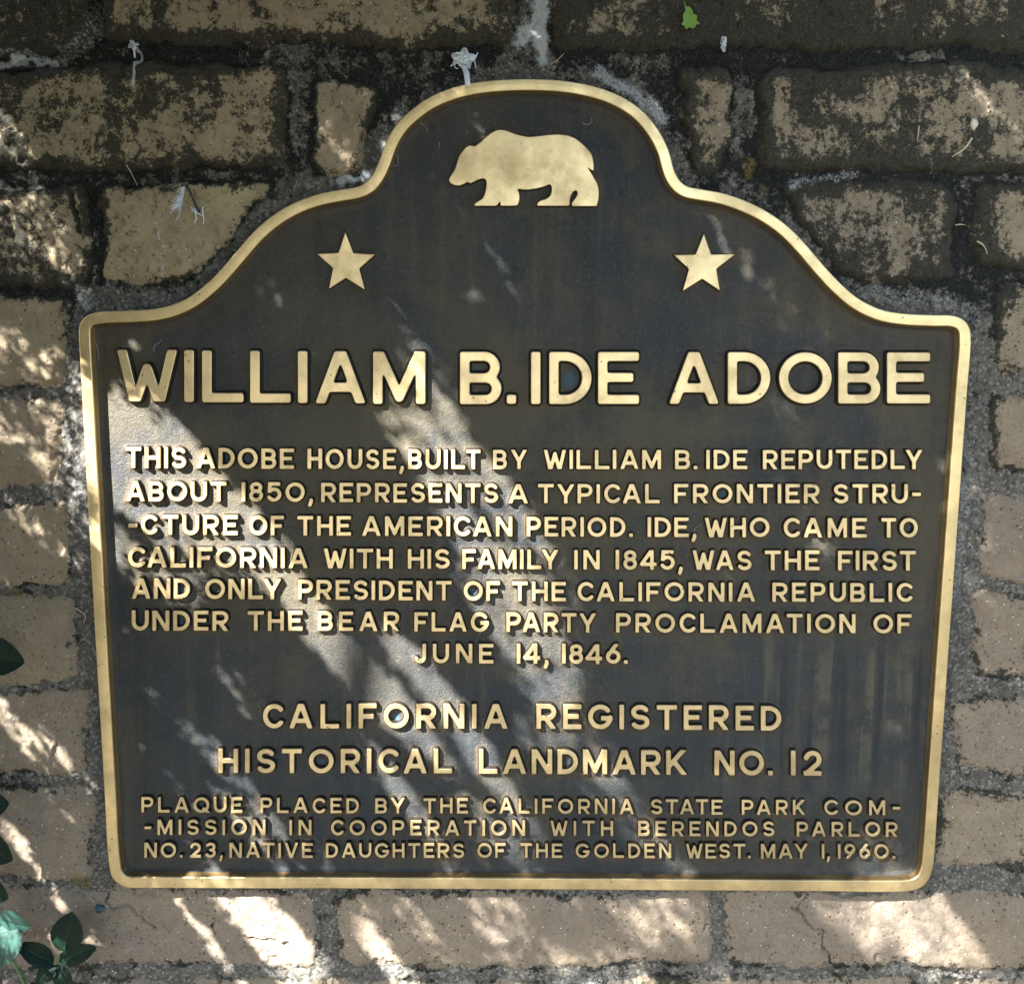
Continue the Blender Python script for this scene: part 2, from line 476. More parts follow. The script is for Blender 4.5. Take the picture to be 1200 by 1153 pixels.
def glyph(ch, W, w):
    """strokes of one capital, cap height 1, stroke w: ('l', x0,y0,x1,y1) has flat ends, ('p', pts) follows a curve"""
    h = w / 2; c = W / 2; R = W - h; T = 1 - h
    l = lambda *a: ('l',) + a
    p = lambda *parts: ('p', [q for a in parts for q in a])
    if ch in 'I1': return [l(h, 0, h, 1)]
    if ch == 'L': return [l(h, 0, h, 1), l(0, h, W, h)]
    if ch == 'H': return [l(h, 0, h, 1), l(R, 0, R, 1), l(h, .5, R, .5)]
    if ch == 'T': return [l(0, T, W, T), l(c, 0, c, 1)]
    if ch == 'E': return [l(h, 0, h, 1), l(0, T, W, T), l(0, h, W, h), l(0, .51, W * .86, .51)]
    if ch == 'F': return [l(h, 0, h, 1), l(0, T, W, T), l(0, .48, W * .84, .48)]
    if ch == 'N': return [l(h, 0, h, 1), l(R, 0, R, 1), l(h * .8, 1.06, W - h * .8, -.06)]
    if ch == 'M': return [l(h, 0, h, 1), l(R, 0, R, 1), p([(h * .9, 1.05), (c, .13), (W - h * .9, 1.05)])]
    if ch == 'W':
        a = .29 * W
        return [l(h * .75, 1.06, a, -.04), l(W - h * .75, 1.06, W - a, -.04), p([(a, -.06), (c, .64 if w == .18 else .80), (W - a, -.06)])]
    if ch == 'A': return [l(h * .9, -.05, c, 1.03), l(W - h * .9, -.05, c, 1.03), l(W * .2, .31, W * .8, .31)]
    if ch == 'V': return [l(h * .9, 1.05, c, -.03), l(W - h * .9, 1.05, c, -.03)]
    if ch == 'Y': return [l(h * .9, 1.05, c, .40), l(W - h * .9, 1.05, c, .40), l(c, 0, c, .47)]
    if ch == 'K': return [l(h, 0, h, 1), l(h, .32, W - h * .95, 1.05), l(W * .36, .56, W - h * .75, -.05)]
    if ch in 'O0': return [p(arc(c, .5, c - h, .5 - h, 0, 360))]
    if ch == 'Q': return [p(arc(c, .5, c - h, .5 - h, 0, 360)), l(W * .58, .32, W - .02, -.03)]
    if ch == 'C': return [p(arc(c, .5, c - h, .5 - h, 42, 318))]
    if ch == 'G': return [p(arc(c, .5, c - h, .5 - h, 40, 356)), l(W * .52, .45, W, .45)]
    if ch == 'D':
        r = .5 - h; k = min(r, W - w - .05)
        return [l(h, 0, h, 1), p([(h, T)], arc(R - k, .5, k, r, 90, -90), [(h, h)])]
    if ch in 'BPR':
        m = .50 if ch == 'B' else .43
        r1 = (T - m) / 2; x = R - (.03 if ch == 'B' else 0)
        g = [l(h, 0, h, 1), p([(h, T)], arc(x - r1, (T + m) / 2, r1, r1, 90, -90), [(h, m)])]
        if ch == 'B':
            r2 = (m - h) / 2
            g.append(p([(h, m)], arc(R - r2, (m + h) / 2, r2, r2, 90, -90), [(h, h)]))
        if ch == 'R': g.append(l(W * .44, .46, W - h * .85, -.05))
        return g
    if ch == 'U':
        r = c - h; return [p([(h, .97)], arc(c, h + r, r, r, 180, 360), [(R, .97)]), l(h, .5, h, 1), l(R, .5, R, 1)]
    if ch == 'J':
        r = c - h; return [p([(R, .97)], arc(c, h + r, r, r, 0, -165)), l(R, .5, R, 1)]
    if ch == 'S':
        r = (1 - w) / 4; x = c - h
        return [p(arc(c, T - r, x * .95, r, 28, 270)[:-1], arc(c, h + r, x, r, 90, -152))]
    if ch == '8':
        a = .225 * (1 - w) / .8; m = .535
        return [p(arc(c, (T + m) / 2, (c - h) * .88, (T - m) / 2, 0, 360)), p(arc(c, (m + h) / 2, c - h, (m - h) / 2, 0, 360))]
    if ch == '3':
        m = .52
        return [p(arc(c, (T + m) / 2, (c - h) * .92, (T - m) / 2, 150, -90)[:-1], [(c, m)]), p([(c, m)], arc(c, (m + h) / 2, c - h, (m - h) / 2, 90, -155))]
    if ch == '2':
        r = c - h
        return [p(arc(c, T - r, r, r, 165, -38), [(h * 1.2, h)]), l(0, h, W, h)]
    if ch == '4': return [l(W * .70, 0, W * .70, 1), l(W * .72, 1.03, 0, .22), l(0, .28, W, .28)]
    if ch == '5':
        r = .31 - h * .4
        return [l(W * .14, T, W * .92, T), l(W * .2, 1, W * .15, .45), p([(W * .17, .54)], arc(c - .02, h + r, c - h + .02, r, 105, -150))]
    if ch == '6':
        r = c - h
        return [p(arc(c, h + r * .95, r, r * .95, 0, 360)), p([(W * .72, .97), (W * .45, .72), (W * .2, .45)])]
    if ch == '9':
        r = c - h
        return [p(arc(c, T - r * .95, r, r * .95, 0, 360)), p([(W * .28, .03), (W * .55, .28), (W * .8, .55)])]
    if ch == '.': return [l(0, h * 1.05, W, h * 1.05)]
    if ch == ',': return [('p', [(W * .62, .09), (W * .62, .03), (W * .30, -.15)])]
    if ch == '-': return [l(0, .47, W, .47)]
    raise KeyError(ch)


def gsdf(x, y, strokes, w, ch):             # negative inside
    d = np.full(np.shape(x), 9.0)
    for s in strokes:
        if s[0] == 'l':
            x0, y0, x1, y1 = s[1:]
            L = math.hypot(x1 - x0, y1 - y0); ux, uy = (x1 - x0) / L, (y1 - y0) / L
            a = np.abs((x - (x0 + x1) / 2) * ux + (y - (y0 + y1) / 2) * uy) - L / 2
            b = np.abs(-(x - x0) * uy + (y - y0) * ux) - w / 2
            d = np.minimum(d, np.hypot(np.maximum(a, 0), np.maximum(b, 0)) + np.minimum(np.maximum(a, b), 0))
        else:
            pts = [s[1][0]]
            for q in s[1][1:]:
                if math.hypot(q[0] - pts[-1][0], q[1] - pts[-1][1]) > 1e-4: pts.append(q)
            d = np.minimum(d, seg_dist(x, y, pts) - w / 2)
    if ch not in ',': d = np.maximum(d, np.maximum(-y, y - 1))
    return d


def march(D, x0, y0, st):
    """closed zero contours of the grid D[j, i]"""
    ny, nx = D.shape; segs = {}
    S = D < 0
    code = S[:-1, :-1] * 1 + S[:-1, 1:] * 2 + S[1:, 1:] * 4 + S[1:, :-1] * 8
    T = {1: [(3, 0)], 2: [(0, 1)], 3: [(3, 1)], 4: [(1, 2)], 5: [(3, 2), (1, 0)], 6: [(0, 2)], 7: [(3, 2)], 8: [(2, 3)], 9: [(2, 0)],
         10: [(0, 3), (2, 1)], 11: [(2, 1)], 12: [(1, 3)], 13: [(1, 0)], 14: [(0, 3)]}
    for j, i in zip(*np.nonzero((code > 0) & (code < 15))):
        key = ((j, i, 0), (j, i + 1, 1), (j + 1, i, 0), (j, i, 1))
        for a, b in T[int(code[j, i])]: segs[key[a]] = key[b]

    def pt(k):
        j, i, v = k
        if v == 0: a, b = D[j, i], D[j, i + 1]; t = a / (a - b); return (x0 + (i + t) * st, y0 + j * st)
        a, b = D[j, i], D[j + 1, i]; t = a / (a - b); return (x0 + i * st, y0 + (j + t) * st)
    loops = []
    while segs:
        k0, k = next(iter(segs.items())); del segs[k0]
        L = [pt(k0)]
        while k != k0 and k in segs:
            L.append(pt(k)); k = segs.pop(k)
        if len(L) > 5: loops.append(np.array(L))
    return loops


def raised(loops, normals, inset, spread):
    """rings for a raised flat shape with drafted sides and a small bevel; loops in any 2-D unit.
    returns verts (x, y, level) with level 0 base .. 1 top, faces, material (0 top, 1 side)"""
    V = []; F = []; Mx = []; SM = []; base = 0; top_loops = []; top_ids = []
    for L, N in zip(loops, normals):
        n = len(L)
        rings = [(L + N * spread, 0.0), (L + N * spread * .25, 0.80), (L, 0.93), (L - N * inset, 1.0)]
        for q, lv in rings:
            V.append(np.concatenate([q, np.full((n, 1), lv)], 1))
        for r in range(3):
            for i in range(n):
                a = base + r * n + i; b = base + r * n + (i + 1) % n
                F.append((a, b, b + n, a + n)); Mx.append(1 if r < 2 else 0); SM.append(True)
        # a ring of its own for the flat top keeps its shading flat
        V.append(np.concatenate([L - N * inset, np.full((n, 1), 1.0)], 1))
        top_loops.append(L - N * inset); top_ids += [base + 4 * n + i for i in range(n)]
        base += 5 * n
    tris = tessellate_polygon([[Vector((p[0], p[1], 0)) for p in L] for L in top_loops])
    for t in tris:
        F.append(tuple(top_ids[i] for i in t)); Mx.append(0); SM.append(False)
    return np.concatenate(V), F, Mx, SM


GCACHE = {}


def glyph_mesh(ch, W, w):
    key = (ch, round(W, 3), round(w, 3))
    if key in GCACHE: return GCACHE[key]
    st = 1 / 34
    strokes = glyph(ch, W, w)
    gx = np.arange(-.12, W + .12, st); gy = np.arange(-.36 if ch == ',' else -.12, 1.12, st)
    X, Y = np.meshgrid(gx, gy)
    D = gsdf(X, Y, strokes, w, ch) + 0.012
    D = np.where(D == 0, 1e-6, D)
    # a light blur rounds the cast corners
    K = D.copy()
    K[1:-1, 1:-1] = (4 * D[1:-1, 1:-1] + D[:-2, 1:-1] + D[2:, 1:-1] + D[1:-1, :-2] + D[1:-1, 2:]) / 8
    K -= 0.012
    K = np.where(K == 0, 1e-6, K)
    loops = march(K, gx[0], gy[0], st)
    gyv, gxv = np.gradient(K)
    normals = []
    for L in loops:
        i = np.clip(np.rint((L[:, 0] - gx[0]) / st).astype(int), 0, len(gx) - 1); j = np.clip(np.rint((L[:, 1] - gy[0]) / st).astype(int), 0, len(gy) - 1)
        N = np.stack([gxv[j, i], gyv[j, i]], -1); N /= np.linalg.norm(N, axis=1)[:, None] + 1e-9
        N = (np.roll(N, 1, 0) + 2 * N + np.roll(N, -1, 0)); N /= np.linalg.norm(N, axis=1)[:, None] + 1e-9
        normals.append(N)
    GCACHE[key] = (loops, normals, strokes)
    return GCACHE[key]


KERN = {'CA': -.17, 'CO': -.1, 'RA': -.05, 'GA': -.05, 'OA': -.05, 'LY': -.16, 'AY': -.14, 'LT': -.12, 'PA': -.10, 'FA': -.08, 'AT': -.10, 'TA': -.10, 'AV': -.1, 'YP': -.06, 'RT': -.04, 'TY': -.06, 'FO': -.03,
        'AW': -.1, 'WA': -.1, 'RY': -.04, 'LA': -.0, '1,': .02, 'Y,': -.1, 'IV': -.02}
# each line: (control points (x, cap top y, baseline y)), stroke/cap, words (text, x0, x1)
LINES = [
    ([(140, 409.6, 470.4), (300, 411, 472), (500, 412, 474), (800, 412.5, 473.6), (1090, 413, 473)], .18,
     [('W', 137.5, 206.7), ('I', 215.8, 227.5), ('L', 236.7, 285), ('L', 293, 340.4), ('I', 349, 360.4), ('A', 369, 428.5), ('M', 437, 498.5), ('B', 539, 587.5), ('.', 593.8, 604.8),
      ('I', 622.3, 633.3), ('D', 643.6, 693.3), ('E', 700.8, 749), ('A', 783.8, 843), ('D', 853, 903), ('O', 913, 975), ('B', 982.5, 1032), ('E', 1039.6, 1090.4)]),
    ([(146, 523.8, 548.8), (400, 526, 550), (620, 527, 550), (1081, 527, 550)], .195,
     [('THIS', 146.5, 218), ('ADOBE', 230, 344.8), ('HOUSE,', 360, 472.7), ('BUILT', 478, 563), ('BY', 577.6, 618), ('WILLIAM', 637.3, 775), ('B.', 790.8, 817.6), ('IDE', 827.6, 876.3), ('REPUTEDLY', 894, 1081.6)]),
    ([(147, 564, 587.6), (400, 565.5, 588.6), (620, 567, 590), (1079, 567, 590)], .195,
     [('ABOUT', 147.6, 265.7), ('1850,', 283, 366.4), ('REPRESENTS', 376, 584), ('A', 595.6, 619.4), ('TYPICAL', 630.4, 773.4), ('FRONTIER', 790, 960.7), ('STRU-', 977, 1079.4)]),
    ([(149, 603.5, 626.8), (400, 604.5, 628), (620, 605.6, 629), (1076, 607, 630.4)], .195,
     [('-CTURE', 149.8, 278.7), ('OF', 291.7, 332.8), ('THE', 348.5, 411.4), ('AMERICAN', 424, 600.6), ('PERIOD.', 617, 741.3), ('IDE,', 758.7, 816), ('WHO', 825.8, 902), ('CAME', 918.4, 1016), ('TO', 1032.8, 1076)]),
    ([(149, 640.7, 665), (400, 642.5, 666.2), (620, 644, 667.2), (1073, 645.4, 669)], .195,
     [('CALIFORNIA', 149.8, 361), ('WITH', 379.4, 460.6), ('HIS', 477.5, 527.3), ('FAMILY', 541.4, 654.7), ('IN', 672.7, 702.8), ('1845,', 721.4, 800), ('WAS', 811.8, 881), ('THE', 896, 961), ('FIRST', 982, 1073.6)]),
    ([(154, 677.4, 701.6), (400, 679.5, 703), (620, 681.6, 704.6), (1072, 683, 705.6)], .195,
     [('AND', 154, 222.8), ('ONLY', 240, 330), ('PRESIDENT', 349, 529.5), ('OF', 543, 586.3), ('THE', 600, 663.3), ('CALIFORNIA', 676.8, 885.5), ('REPUBLIC', 905, 1071.8)]),
    ([(154, 715, 739), (400, 716.4, 739.4), (640, 718, 741), (1068, 719.6, 742.4)], .195,
     [('UNDER', 154, 268), ('THE', 290, 354.5), ('BEAR', 372.3, 467.8), ('FLAG', 485.5, 573), ('PARTY', 593.4, 699), ('PROCLAMATION', 721.8, 1003), ('OF', 1023.7, 1068.6)]),
    ([(485, 754, 777.2), (736, 754.6, 778.2)], .195, [('JUNE', 485.5, 578.3), ('14,', 605.4, 642.8), ('1846.', 658.6, 736)]),
    ([(308, 824.4, 853.4), (600, 824.6, 854), (916, 827, 856.2)], .195, [('CALIFORNIA', 308, 595), ('REGISTERED', 628.7, 915.8)]),
    ([(255, 877, 905.6), (560, 877.6, 906.6), (963, 879.6, 909)], .195, [('HISTORICAL', 255.5, 530), ('LANDMARK', 561, 805), ('NO.', 837.3, 906), ('12', 927, 963)]),
    ([(165, 933.7, 952), (620, 935.5, 953.4), (1055, 937.6, 955.2)], .185,
     [('PLAQUE', 165.6, 284.3), ('PLACED', 305, 420.7), ('BY', 439.6, 474.7), ('THE', 496, 548.6), ('CALIFORNIA', 566, 743.5), ('STATE', 763, 847), ('PARK', 869, 944), ('COM-', 966, 1055)]),
    ([(169, 960, 978.2), (620, 961.2, 979.2), (1052, 963, 980.4)], .185,
     [('-MISSION', 169, 311.4), ('IN', 339, 365), ('COOPERATION', 388, 615.7), ('WITH', 645, 719), ('BERENDOS', 747.8, 908), ('PARLOR', 933.6, 1052)]),
    ([(169, 987, 1004.9), (620, 988, 1005), (1050, 988.6, 1006.2)], .185,
     [('NO.', 169, 214), ('23,', 222.6, 261), ('NATIVE', 268.7, 366.7), ('DAUGHTERS', 381.8, 544), ('OF', 559, 592.8), ('THE', 609.7, 659), ('GOLDEN', 674.6, 786.8), ('WEST.', 804, 880), ('MAY', 891.6, 947), ('1,', 963, 972.6), ('1960.', 982, 1049.5)]),
]


def kern_of(p): return KERN.get(p, -.07 if p[0] == 'C' else 0) if len(p) == 2 else 0


def layout(line):
    """-> list of (char, x, baseline, cap, W, w)"""
    cps, w, words = line; out = []
    cx = [c[0] for c in cps]
    for text, x0, x1 in words:
        xm = (x0 + x1) / 2
        def row(x): return np.interp(x, cx, [c[1] for c in cps]), np.interp(x, cx, [c[2] for c in cps])
        t, b = row(xm); cap = b - t
        Ws = [w if WID[c] == 0 else (w * 1.05 if WID[c] == -1 else WID[c]) for c in text]
        if len(text) == 1: Ws = [(x1 - x0) / cap]; gap = 0; sc = 1
        else:
            kern = sum(kern_of(text[i:i + 2]) for i in range(len(text) - 1))
            tot = sum(Ws); n = len(text) - 1; sc = 1.0
            for _ in range(30):
                gap = ((x1 - x0) / cap - tot * sc - kern) / n
                if gap < .155: sc *= .98
                elif gap > .40 and sc < 1.1: sc *= 1.01
                else: break
        x = x0
        for i, ch in enumerate(text):
            W = Ws[i] * (sc if WID[ch] > 0 else 1)
            t, b = row(x + W * cap / 2)
            if ch in '1,' and False: pass
            out.append((words.index((text, x0, x1)), ch, x, b, b - t, round(W, 2) if len(text) > 1 else W, w))
            x += W * cap + gap * cap + (kern_of(text[i:i + 2]) * cap if i < len(text) - 1 else 0)
    return out


# ---------------------------------------------------------------- the plaque
px0, px1 = OUTLINE[:, 0].min(), OUTLINE[:, 0].max()
root_p = on_plane(612, 1043, 0.0)
plaque = empty('bronze_plaque', (float(root_p[0]), 0.0, float(root_p[2])))
tag(plaque, 'dark bronze plaque with polished raised letters, bear and stars on the brick wall', 'plaque')

# where the letters stand, so the cast plate can be filleted against them
GS = 1.0
fx = np.arange(86, 1146, GS); fy = np.arange(86, 1052, GS)
FXg, FYg = np.meshgrid(fx, fy)
DIST = np.full(FXg.shape, 99.0)
COUNT = np.zeros(FXg.shape)

for li, line in enumerate(LINES):
    row_o = empty('inscription_line', (0, 0, 0)); row_o.parent = plaque
    if li == 0: row_o['label'] = 'large title line of raised capitals'
    bags = {}
    for wi, ch, x, b, cap, W, w in layout(line):
        if li == 0: wi = 0 if wi < 7 else (1 if wi < 9 else (2 if wi < 12 else 3))
        bag = bags.setdefault(wi, Bag())
        loops, normals, strokes = glyph_mesh(ch, W, w)
        if not loops: continue
        jit = RNG.normal(0, 0.12, 2) if li else (0, 0)
        V, F, Mx, SM = raised(loops, normals, .018 * (30 / max(cap, 30)) ** .5, .075 * (26 / cap) ** .35)
        X = x + V[:, 0] * cap + jit[0]; Y = b - V[:, 1] * cap + jit[1]
        top = on_plane(X, Y, np.full(len(X), LETTER_Y - (0.0006 if li == 0 else 0)))
        lv = V[:, 2]
        base_y = FIELD_Y + 0.0008
        top[:, 1] = base_y + (top[:, 1] - base_y) * lv
        n0 = bag.n
        bag.v.append(top); bag.f += [tuple(i + n0 for i in q) for q in F]; bag.m += Mx; bag.s += SM; bag.n += len(top)
        # bowls inside the closed letters
        if ch in 'OBDPRQ0689':
            for L in loops:
                ar = 0.5 * np.sum(L[:, 0] * np.roll(L[:, 1], -1) - np.roll(L[:, 0], -1) * L[:, 1])
                big_ = np.ptp(L[:, 0]) * cap
                if np.ptp(L[:, 1]) > .85: continue
                mx, my = x + L[:, 0].mean() * cap, b - L[:, 1].mean() * cap
                rx_, ry_ = np.ptp(L[:, 0]) * cap / 2, np.ptp(L[:, 1]) * cap / 2
                a0, a1 = np.searchsorted(fx, [mx - rx_ - 3, mx + rx_ + 3]); c0_, c1_ = np.searchsorted(fy, [my - ry_ - 3, my + ry_ + 3])
                q_ = ((FXg[c0_:c1_, a0:a1] - mx) / rx_) ** 2 + ((FYg[c0_:c1_, a0:a1] - my - .12 * ry_) / ry_) ** 2
                COUNT[c0_:c1_, a0:a1] = np.maximum(COUNT[c0_:c1_, a0:a1], np.exp(-q_ * 2.2) * (1 if ch in 'OD0Q' else .6) * RNG.uniform(.55, 1) * (1 if rx_ < 14 else .6))
        # distance map
        m = 9
        i0 = max(0, int((x - m - fx[0]) / GS)); i1 = min(len(fx), int((x + W * cap + m - fx[0]) / GS) + 2)
        j0 = max(0, int((b - cap - m - fy[0]) / GS)); j1 = min(len(fy), int((b + m - fy[0]) / GS) + 2)
        sx = (FXg[j0:j1, i0:i1] - x) / cap; sy = (b - FYg[j0:j1, i0:i1]) / cap
        DIST[j0:j1, i0:i1] = np.minimum(DIST[j0:j1, i0:i1], gsdf(sx, sy, strokes, w, ch) * cap)
    for bag in bags.values(): bag.build('raised_word', [GOLD, MS], row_o)

BEAR = [(90, 468), (100, 440), (115, 420), (135, 385), (145, 350), (160, 300), (180, 275), (200, 250), (225, 232), (245, 232), (262, 240), (290, 220), (330, 185), (370, 150),
        (410, 130), (440, 125), (480, 133), (520, 150), (570, 165), (630, 175), (700, 168), (770, 160), (830, 157), (890, 165), (940, 185), (985, 220), (1020, 255), (1045, 285), (1057, 320),
        (1062, 360), (1062, 405), (1045, 398), (1020, 378), (1045, 415), (1070, 460), (1088, 490), (1097, 540), (1095, 590), (1083, 640), (1000, 640), (915, 640), (912, 618), (930, 595),
        (950, 570), (955, 545), (942, 532), (925, 540), (908, 570), (900, 600), (903, 625), (895, 638), (790, 638), (680, 638), (685, 615), (705, 600), (745, 590), (770, 570), (780, 545),
        (780, 510), (770, 492), (730, 508), (680, 522), (620, 530), (570, 527), (550, 522), (565, 560), (565, 600), (552, 636), (495, 638), (437, 638), (433, 605), (420, 630), (410, 638), (330, 638),
        (258, 638), (262, 622), (290, 605), (315, 590), (330, 565), (340, 520), (345, 480), (335, 455), (305, 455), (270, 470), (232, 490), (220, 475), (195, 490), (165, 502), (130, 500), (105, 488)]
BEAR = [(510 + x / 5.714, 130 + y / 5.714) for x, y in BEAR]
STAR_L = [(404.7, 272.1), (414.2, 296.8), (440, 298.3), (421, 315), (427.8, 340), (405.3, 326), (385.3, 338.8), (390.2, 314.5), (371.3, 297.6), (396.7, 296.4)]
STAR_R = [(824.9, 273.7), (833.5, 298.2), (861.6, 298.2), (839.7, 315.4), (844, 341.2), (822.9, 327.1), (799.9, 341.6), (807.3, 315.4), (789.4, 299), (815.1, 298.2)]


def dense(pts, step, rnd):
    p = np.asarray(pts, float); out = []
    for i in range(len(p)):
        a, b = p[i], p[(i + 1) % len(p)]
        k = max(1, int(np.linalg.norm(b - a) / step))
        out += [a + (b - a) * t / k for t in range(k)]
    r = np.array(out)
    for _ in range(rnd): r = 0.25 * np.roll(r, 1, 0) + 0.5 * r + 0.25 * np.roll(r, -1, 0)
    return r


def emblem(name, pts, rnd, step, h_extra, label=None):
    global DIST
    L = dense(pts, step, rnd)
    N = loop_normals(L)
    V, F, Mx, SM = raised([L], [N], .7, 1.2)
    P = on_plane(V[:, 0], V[:, 1], np.full(len(V), LETTER_Y - h_extra))
    by = FIELD_Y + 0.0008
    P[:, 1] = by + (P[:, 1] - by) * V[:, 2]
    bag = Bag(); bag.v.append(P); bag.f = F; bag.m = Mx; bag.s = SM; bag.n = len(P)
    o = bag.build(name, [GOLD, MS], plaque)
    if label: o['label'] = label
    DIST = np.minimum(DIST, -poly_sd(FXg, FYg, pts))


emblem('bear_emblem', BEAR, 2, 1.2, 0.0004)
emblem('star_emblem', STAR_L, 1, 1.0, 0.0004)
emblem('star_emblem', STAR_R, 1, 1.0, 0.0004)

# border: a swept profile (distance in from the edge, y)
PROF = [(0, 0.012), (0, -0.004), (0, RIM_Y + .0014), (0.35, RIM_Y + .0005), (1.1, RIM_Y), (1.5, RIM_Y), (6.5, RIM_Y - .0001), (12.2, RIM_Y), (12.6, RIM_Y), (13.2, RIM_Y + .0006),
        (13.6, RIM_Y + .0018), (16.0, FIELD_Y - .0030), (17.2, FIELD_Y - .0012), (19.4, FIELD_Y - .0002), (21.0, FIELD_Y + .0003)]
n = len(OUTLINE)
# keep the inner corners clean: smooth the normals where the edge turns sharply
NS = OUT_N.copy()
for _ in range(6): NS = 0.25 * np.roll(NS, 1, 0) + 0.5 * NS + 0.25 * np.roll(NS, -1, 0)
NS /= np.linalg.norm(NS, axis=1)[:, None]
wob = 0.35 * fbm(OUTLINE[:, 0], OUTLINE[:, 1], 60, 3, 5)
V = []
for d, y in PROF:
    q = OUTLINE - NS * (d + wob[:, None] * (0.4 if 0 < d < 15 else 0))
    P = on_plane(q[:, 0], q[:, 1], np.full(n, RIM_Y))
    P[:, 1] = y
    V.append(P)
F = []; Mx = []; RS = []
for r in range(len(PROF) - 1):
    i = np.arange(n); a = r * n + i; b = r * n + (i + 1) % n
    F.append(np.stack([a, b, b + n, a + n], -1)); Mx += [3 if r < 2 else (2 if r == 10 else (1 if r > 10 else 0))] * n; RS += [r not in (5, 6)] * n
new_obj('border', np.concatenate(V), np.concatenate(F)[:, ::-1], [GOLD_RIM, MP, BROWN, MS], plaque, np.array(RS), Mx)

# the cast plate inside the border
SD_IN = poly_sd(FXg, FYg, OUTLINE[::2])
keep = SD_IN > 16.0
hx = np.zeros(FXg.shape)
fil = np.clip(1 - np.maximum(DIST, 0) / 6.0, 0, 1)
hx += 0.0013 * fil ** 2 - 0.0006 * COUNT
hx += 0.0010 * np.clip(1 - (SD_IN - 15) / 14, 0, 1) ** 2
hx += 0.00050 * fbm(FXg, FYg, 90, 3, 3) + 0.00016 * fbm(FXg, FYg, 9, 3, 8) + 0.00008 * fbm(FXg, FYg, 2.6, 2, 21)
edge = np.clip(1 - np.abs(DIST - 1.0) / 6.0, 0, 1) * (0.6 + 0.9 * fbm(FXg, FYg, 40, 3, 31)).clip(0, 1)
edge = np.maximum(edge, 0.8 * np.clip(1 - np.abs(SD_IN - 22) / 9, 0, 1) * (0.5 + 1.2 * fbm(FXg, FYg, 70, 3, 33)).clip(0, 1))


def grid_obj(name, GX, GY, Y, mask_face, mats, parent, attrs, plane):
    P = on_plane(GX, GY, plane)
    P[..., 1] = Y
    ny, nx = GX.shape
    idx = np.arange(ny * nx).reshape(ny, nx)
    f = np.stack([idx[:-1, :-1], idx[1:, :-1], idx[1:, 1:], idx[:-1, 1:]], -1)[mask_face]
    used = np.unique(f); rm = np.full(ny * nx, -1, np.int64); rm[used] = np.arange(len(used))
    return new_obj(name, P.reshape(-1, 3)[used], rm[f], mats, parent, True, None, {k: v.ravel()[used] for k, v in attrs.items()})


fk = keep[:-1, :-1] & keep[1:, :-1] & keep[1:, 1:] & keep[:-1, 1:]
# leave out the plate hidden right under the letters' bodies
grid_obj('plate', FXg, FYg, FIELD_Y - hx, fk, [MP], plaque, {'edge': edge, 'bowl': COUNT}, FIELD_Y)

# ---------------------------------------------------------------- the brick wall
def R_(x0, y0, x1, y1): return [(x0, y0), (x1, y0), (x1, y1), (x0, y1)]


BR = []   # polygon, tint, moss, bulge
def brick(poly, tint, moss, face=0.0): BR.append((poly, tint, moss, face))


brick(R_(-205, -60, 104, 60), .3, .66); brick(R_(121, -60, 600, 48), .2, .56); brick(R_(648, -60, 1310, 54), .5, .80)
brick(R_(-190, 79, 331, 193), .1, .50); brick([(366, 92), (443, 97), (418, 200), (388, 206), (369, 192)], .2, .22)
brick([(799, 83), (856, 82), (859, 150), (848, 194), (836, 203), (813, 200), (803, 150)], .4, .50); brick(R_(896, 79, 1315, 197), .45, .64)
brick(R_(-190, 218, 98, 333), .2, .40); brick([(117, 218), (322, 217), (300, 243), (236, 329), (118, 329)], .0, .16)
brick([(914, 217), (1104, 213), (1122, 228), (1114, 328), (1010, 330), (972, 303), (940, 262)], .6, .50); brick(R_(1146, 216, 1400, 309), .5, .50)
for y0, y1, x1, t, m in ((348, 450, 76, .25, .10), (470, 566, 64, .5, .08), (589, 686, 78, .45, .06), (703, 798, 84, .6, .08), (813, 907, 102, .7, .08), (928, 1029, 110, .75, .09)):
    brick(R_(-190 + int(40 * t), y0, x1, y1), t, m)
for y0, y1, x0, t, m in ((337, 433, 1173, .5, .32), (464, 548, 1166, .6, .26), (580, 680, 1154, .8, .12), (698, 791, 1142, .8, .22), (817, 905, 1124, .7, .22), (930, 1017, 1105, .6, .36)):
    brick(R_(x0, y0, 1400 - int(30 * t), y1), t, m)
brick(R_(-60, 1044, 364, 1129), .85, .14); brick(R_(397, 1048, 829, 1130), .9, .08); brick(R_(851, 1048, 1330, 1133), .8, .12)
# more of the same bond beyond the picture
rr = random.Random(3)
rows = [(-190 - 0, -78), (-310, -206), (-430, -328), (-560, -448)]
for k, (y0, y1) in enumerate(rows):
    x = -560 - 150 * (k % 2)
    while x < 1760:
        wd = rr.uniform(300, 470); brick(R_(x, y0, x + wd - 18, y1), rr.random(), .85); x += wd
for k in range(6):
    y0 = 1152 + 112 * k; x = -640 + 170 * (k % 2)
    while x < 1760:
        wd = rr.uniform(300, 470); brick(R_(x, y0, x + wd - 20, y0 + 94), rr.uniform(.5, 1), .1); x += wd
for (y0, y1) in ((-60, 60), (79, 193), (218, 333), (348, 450), (470, 566), (589, 686), (703, 798), (813, 907), (928, 1029), (1044, 1129)):
    brick(R_(-620, y0, -215, y1), rr.random(), .3); brick(R_(1420, y0, 1780, y1), rr.random(), .3)

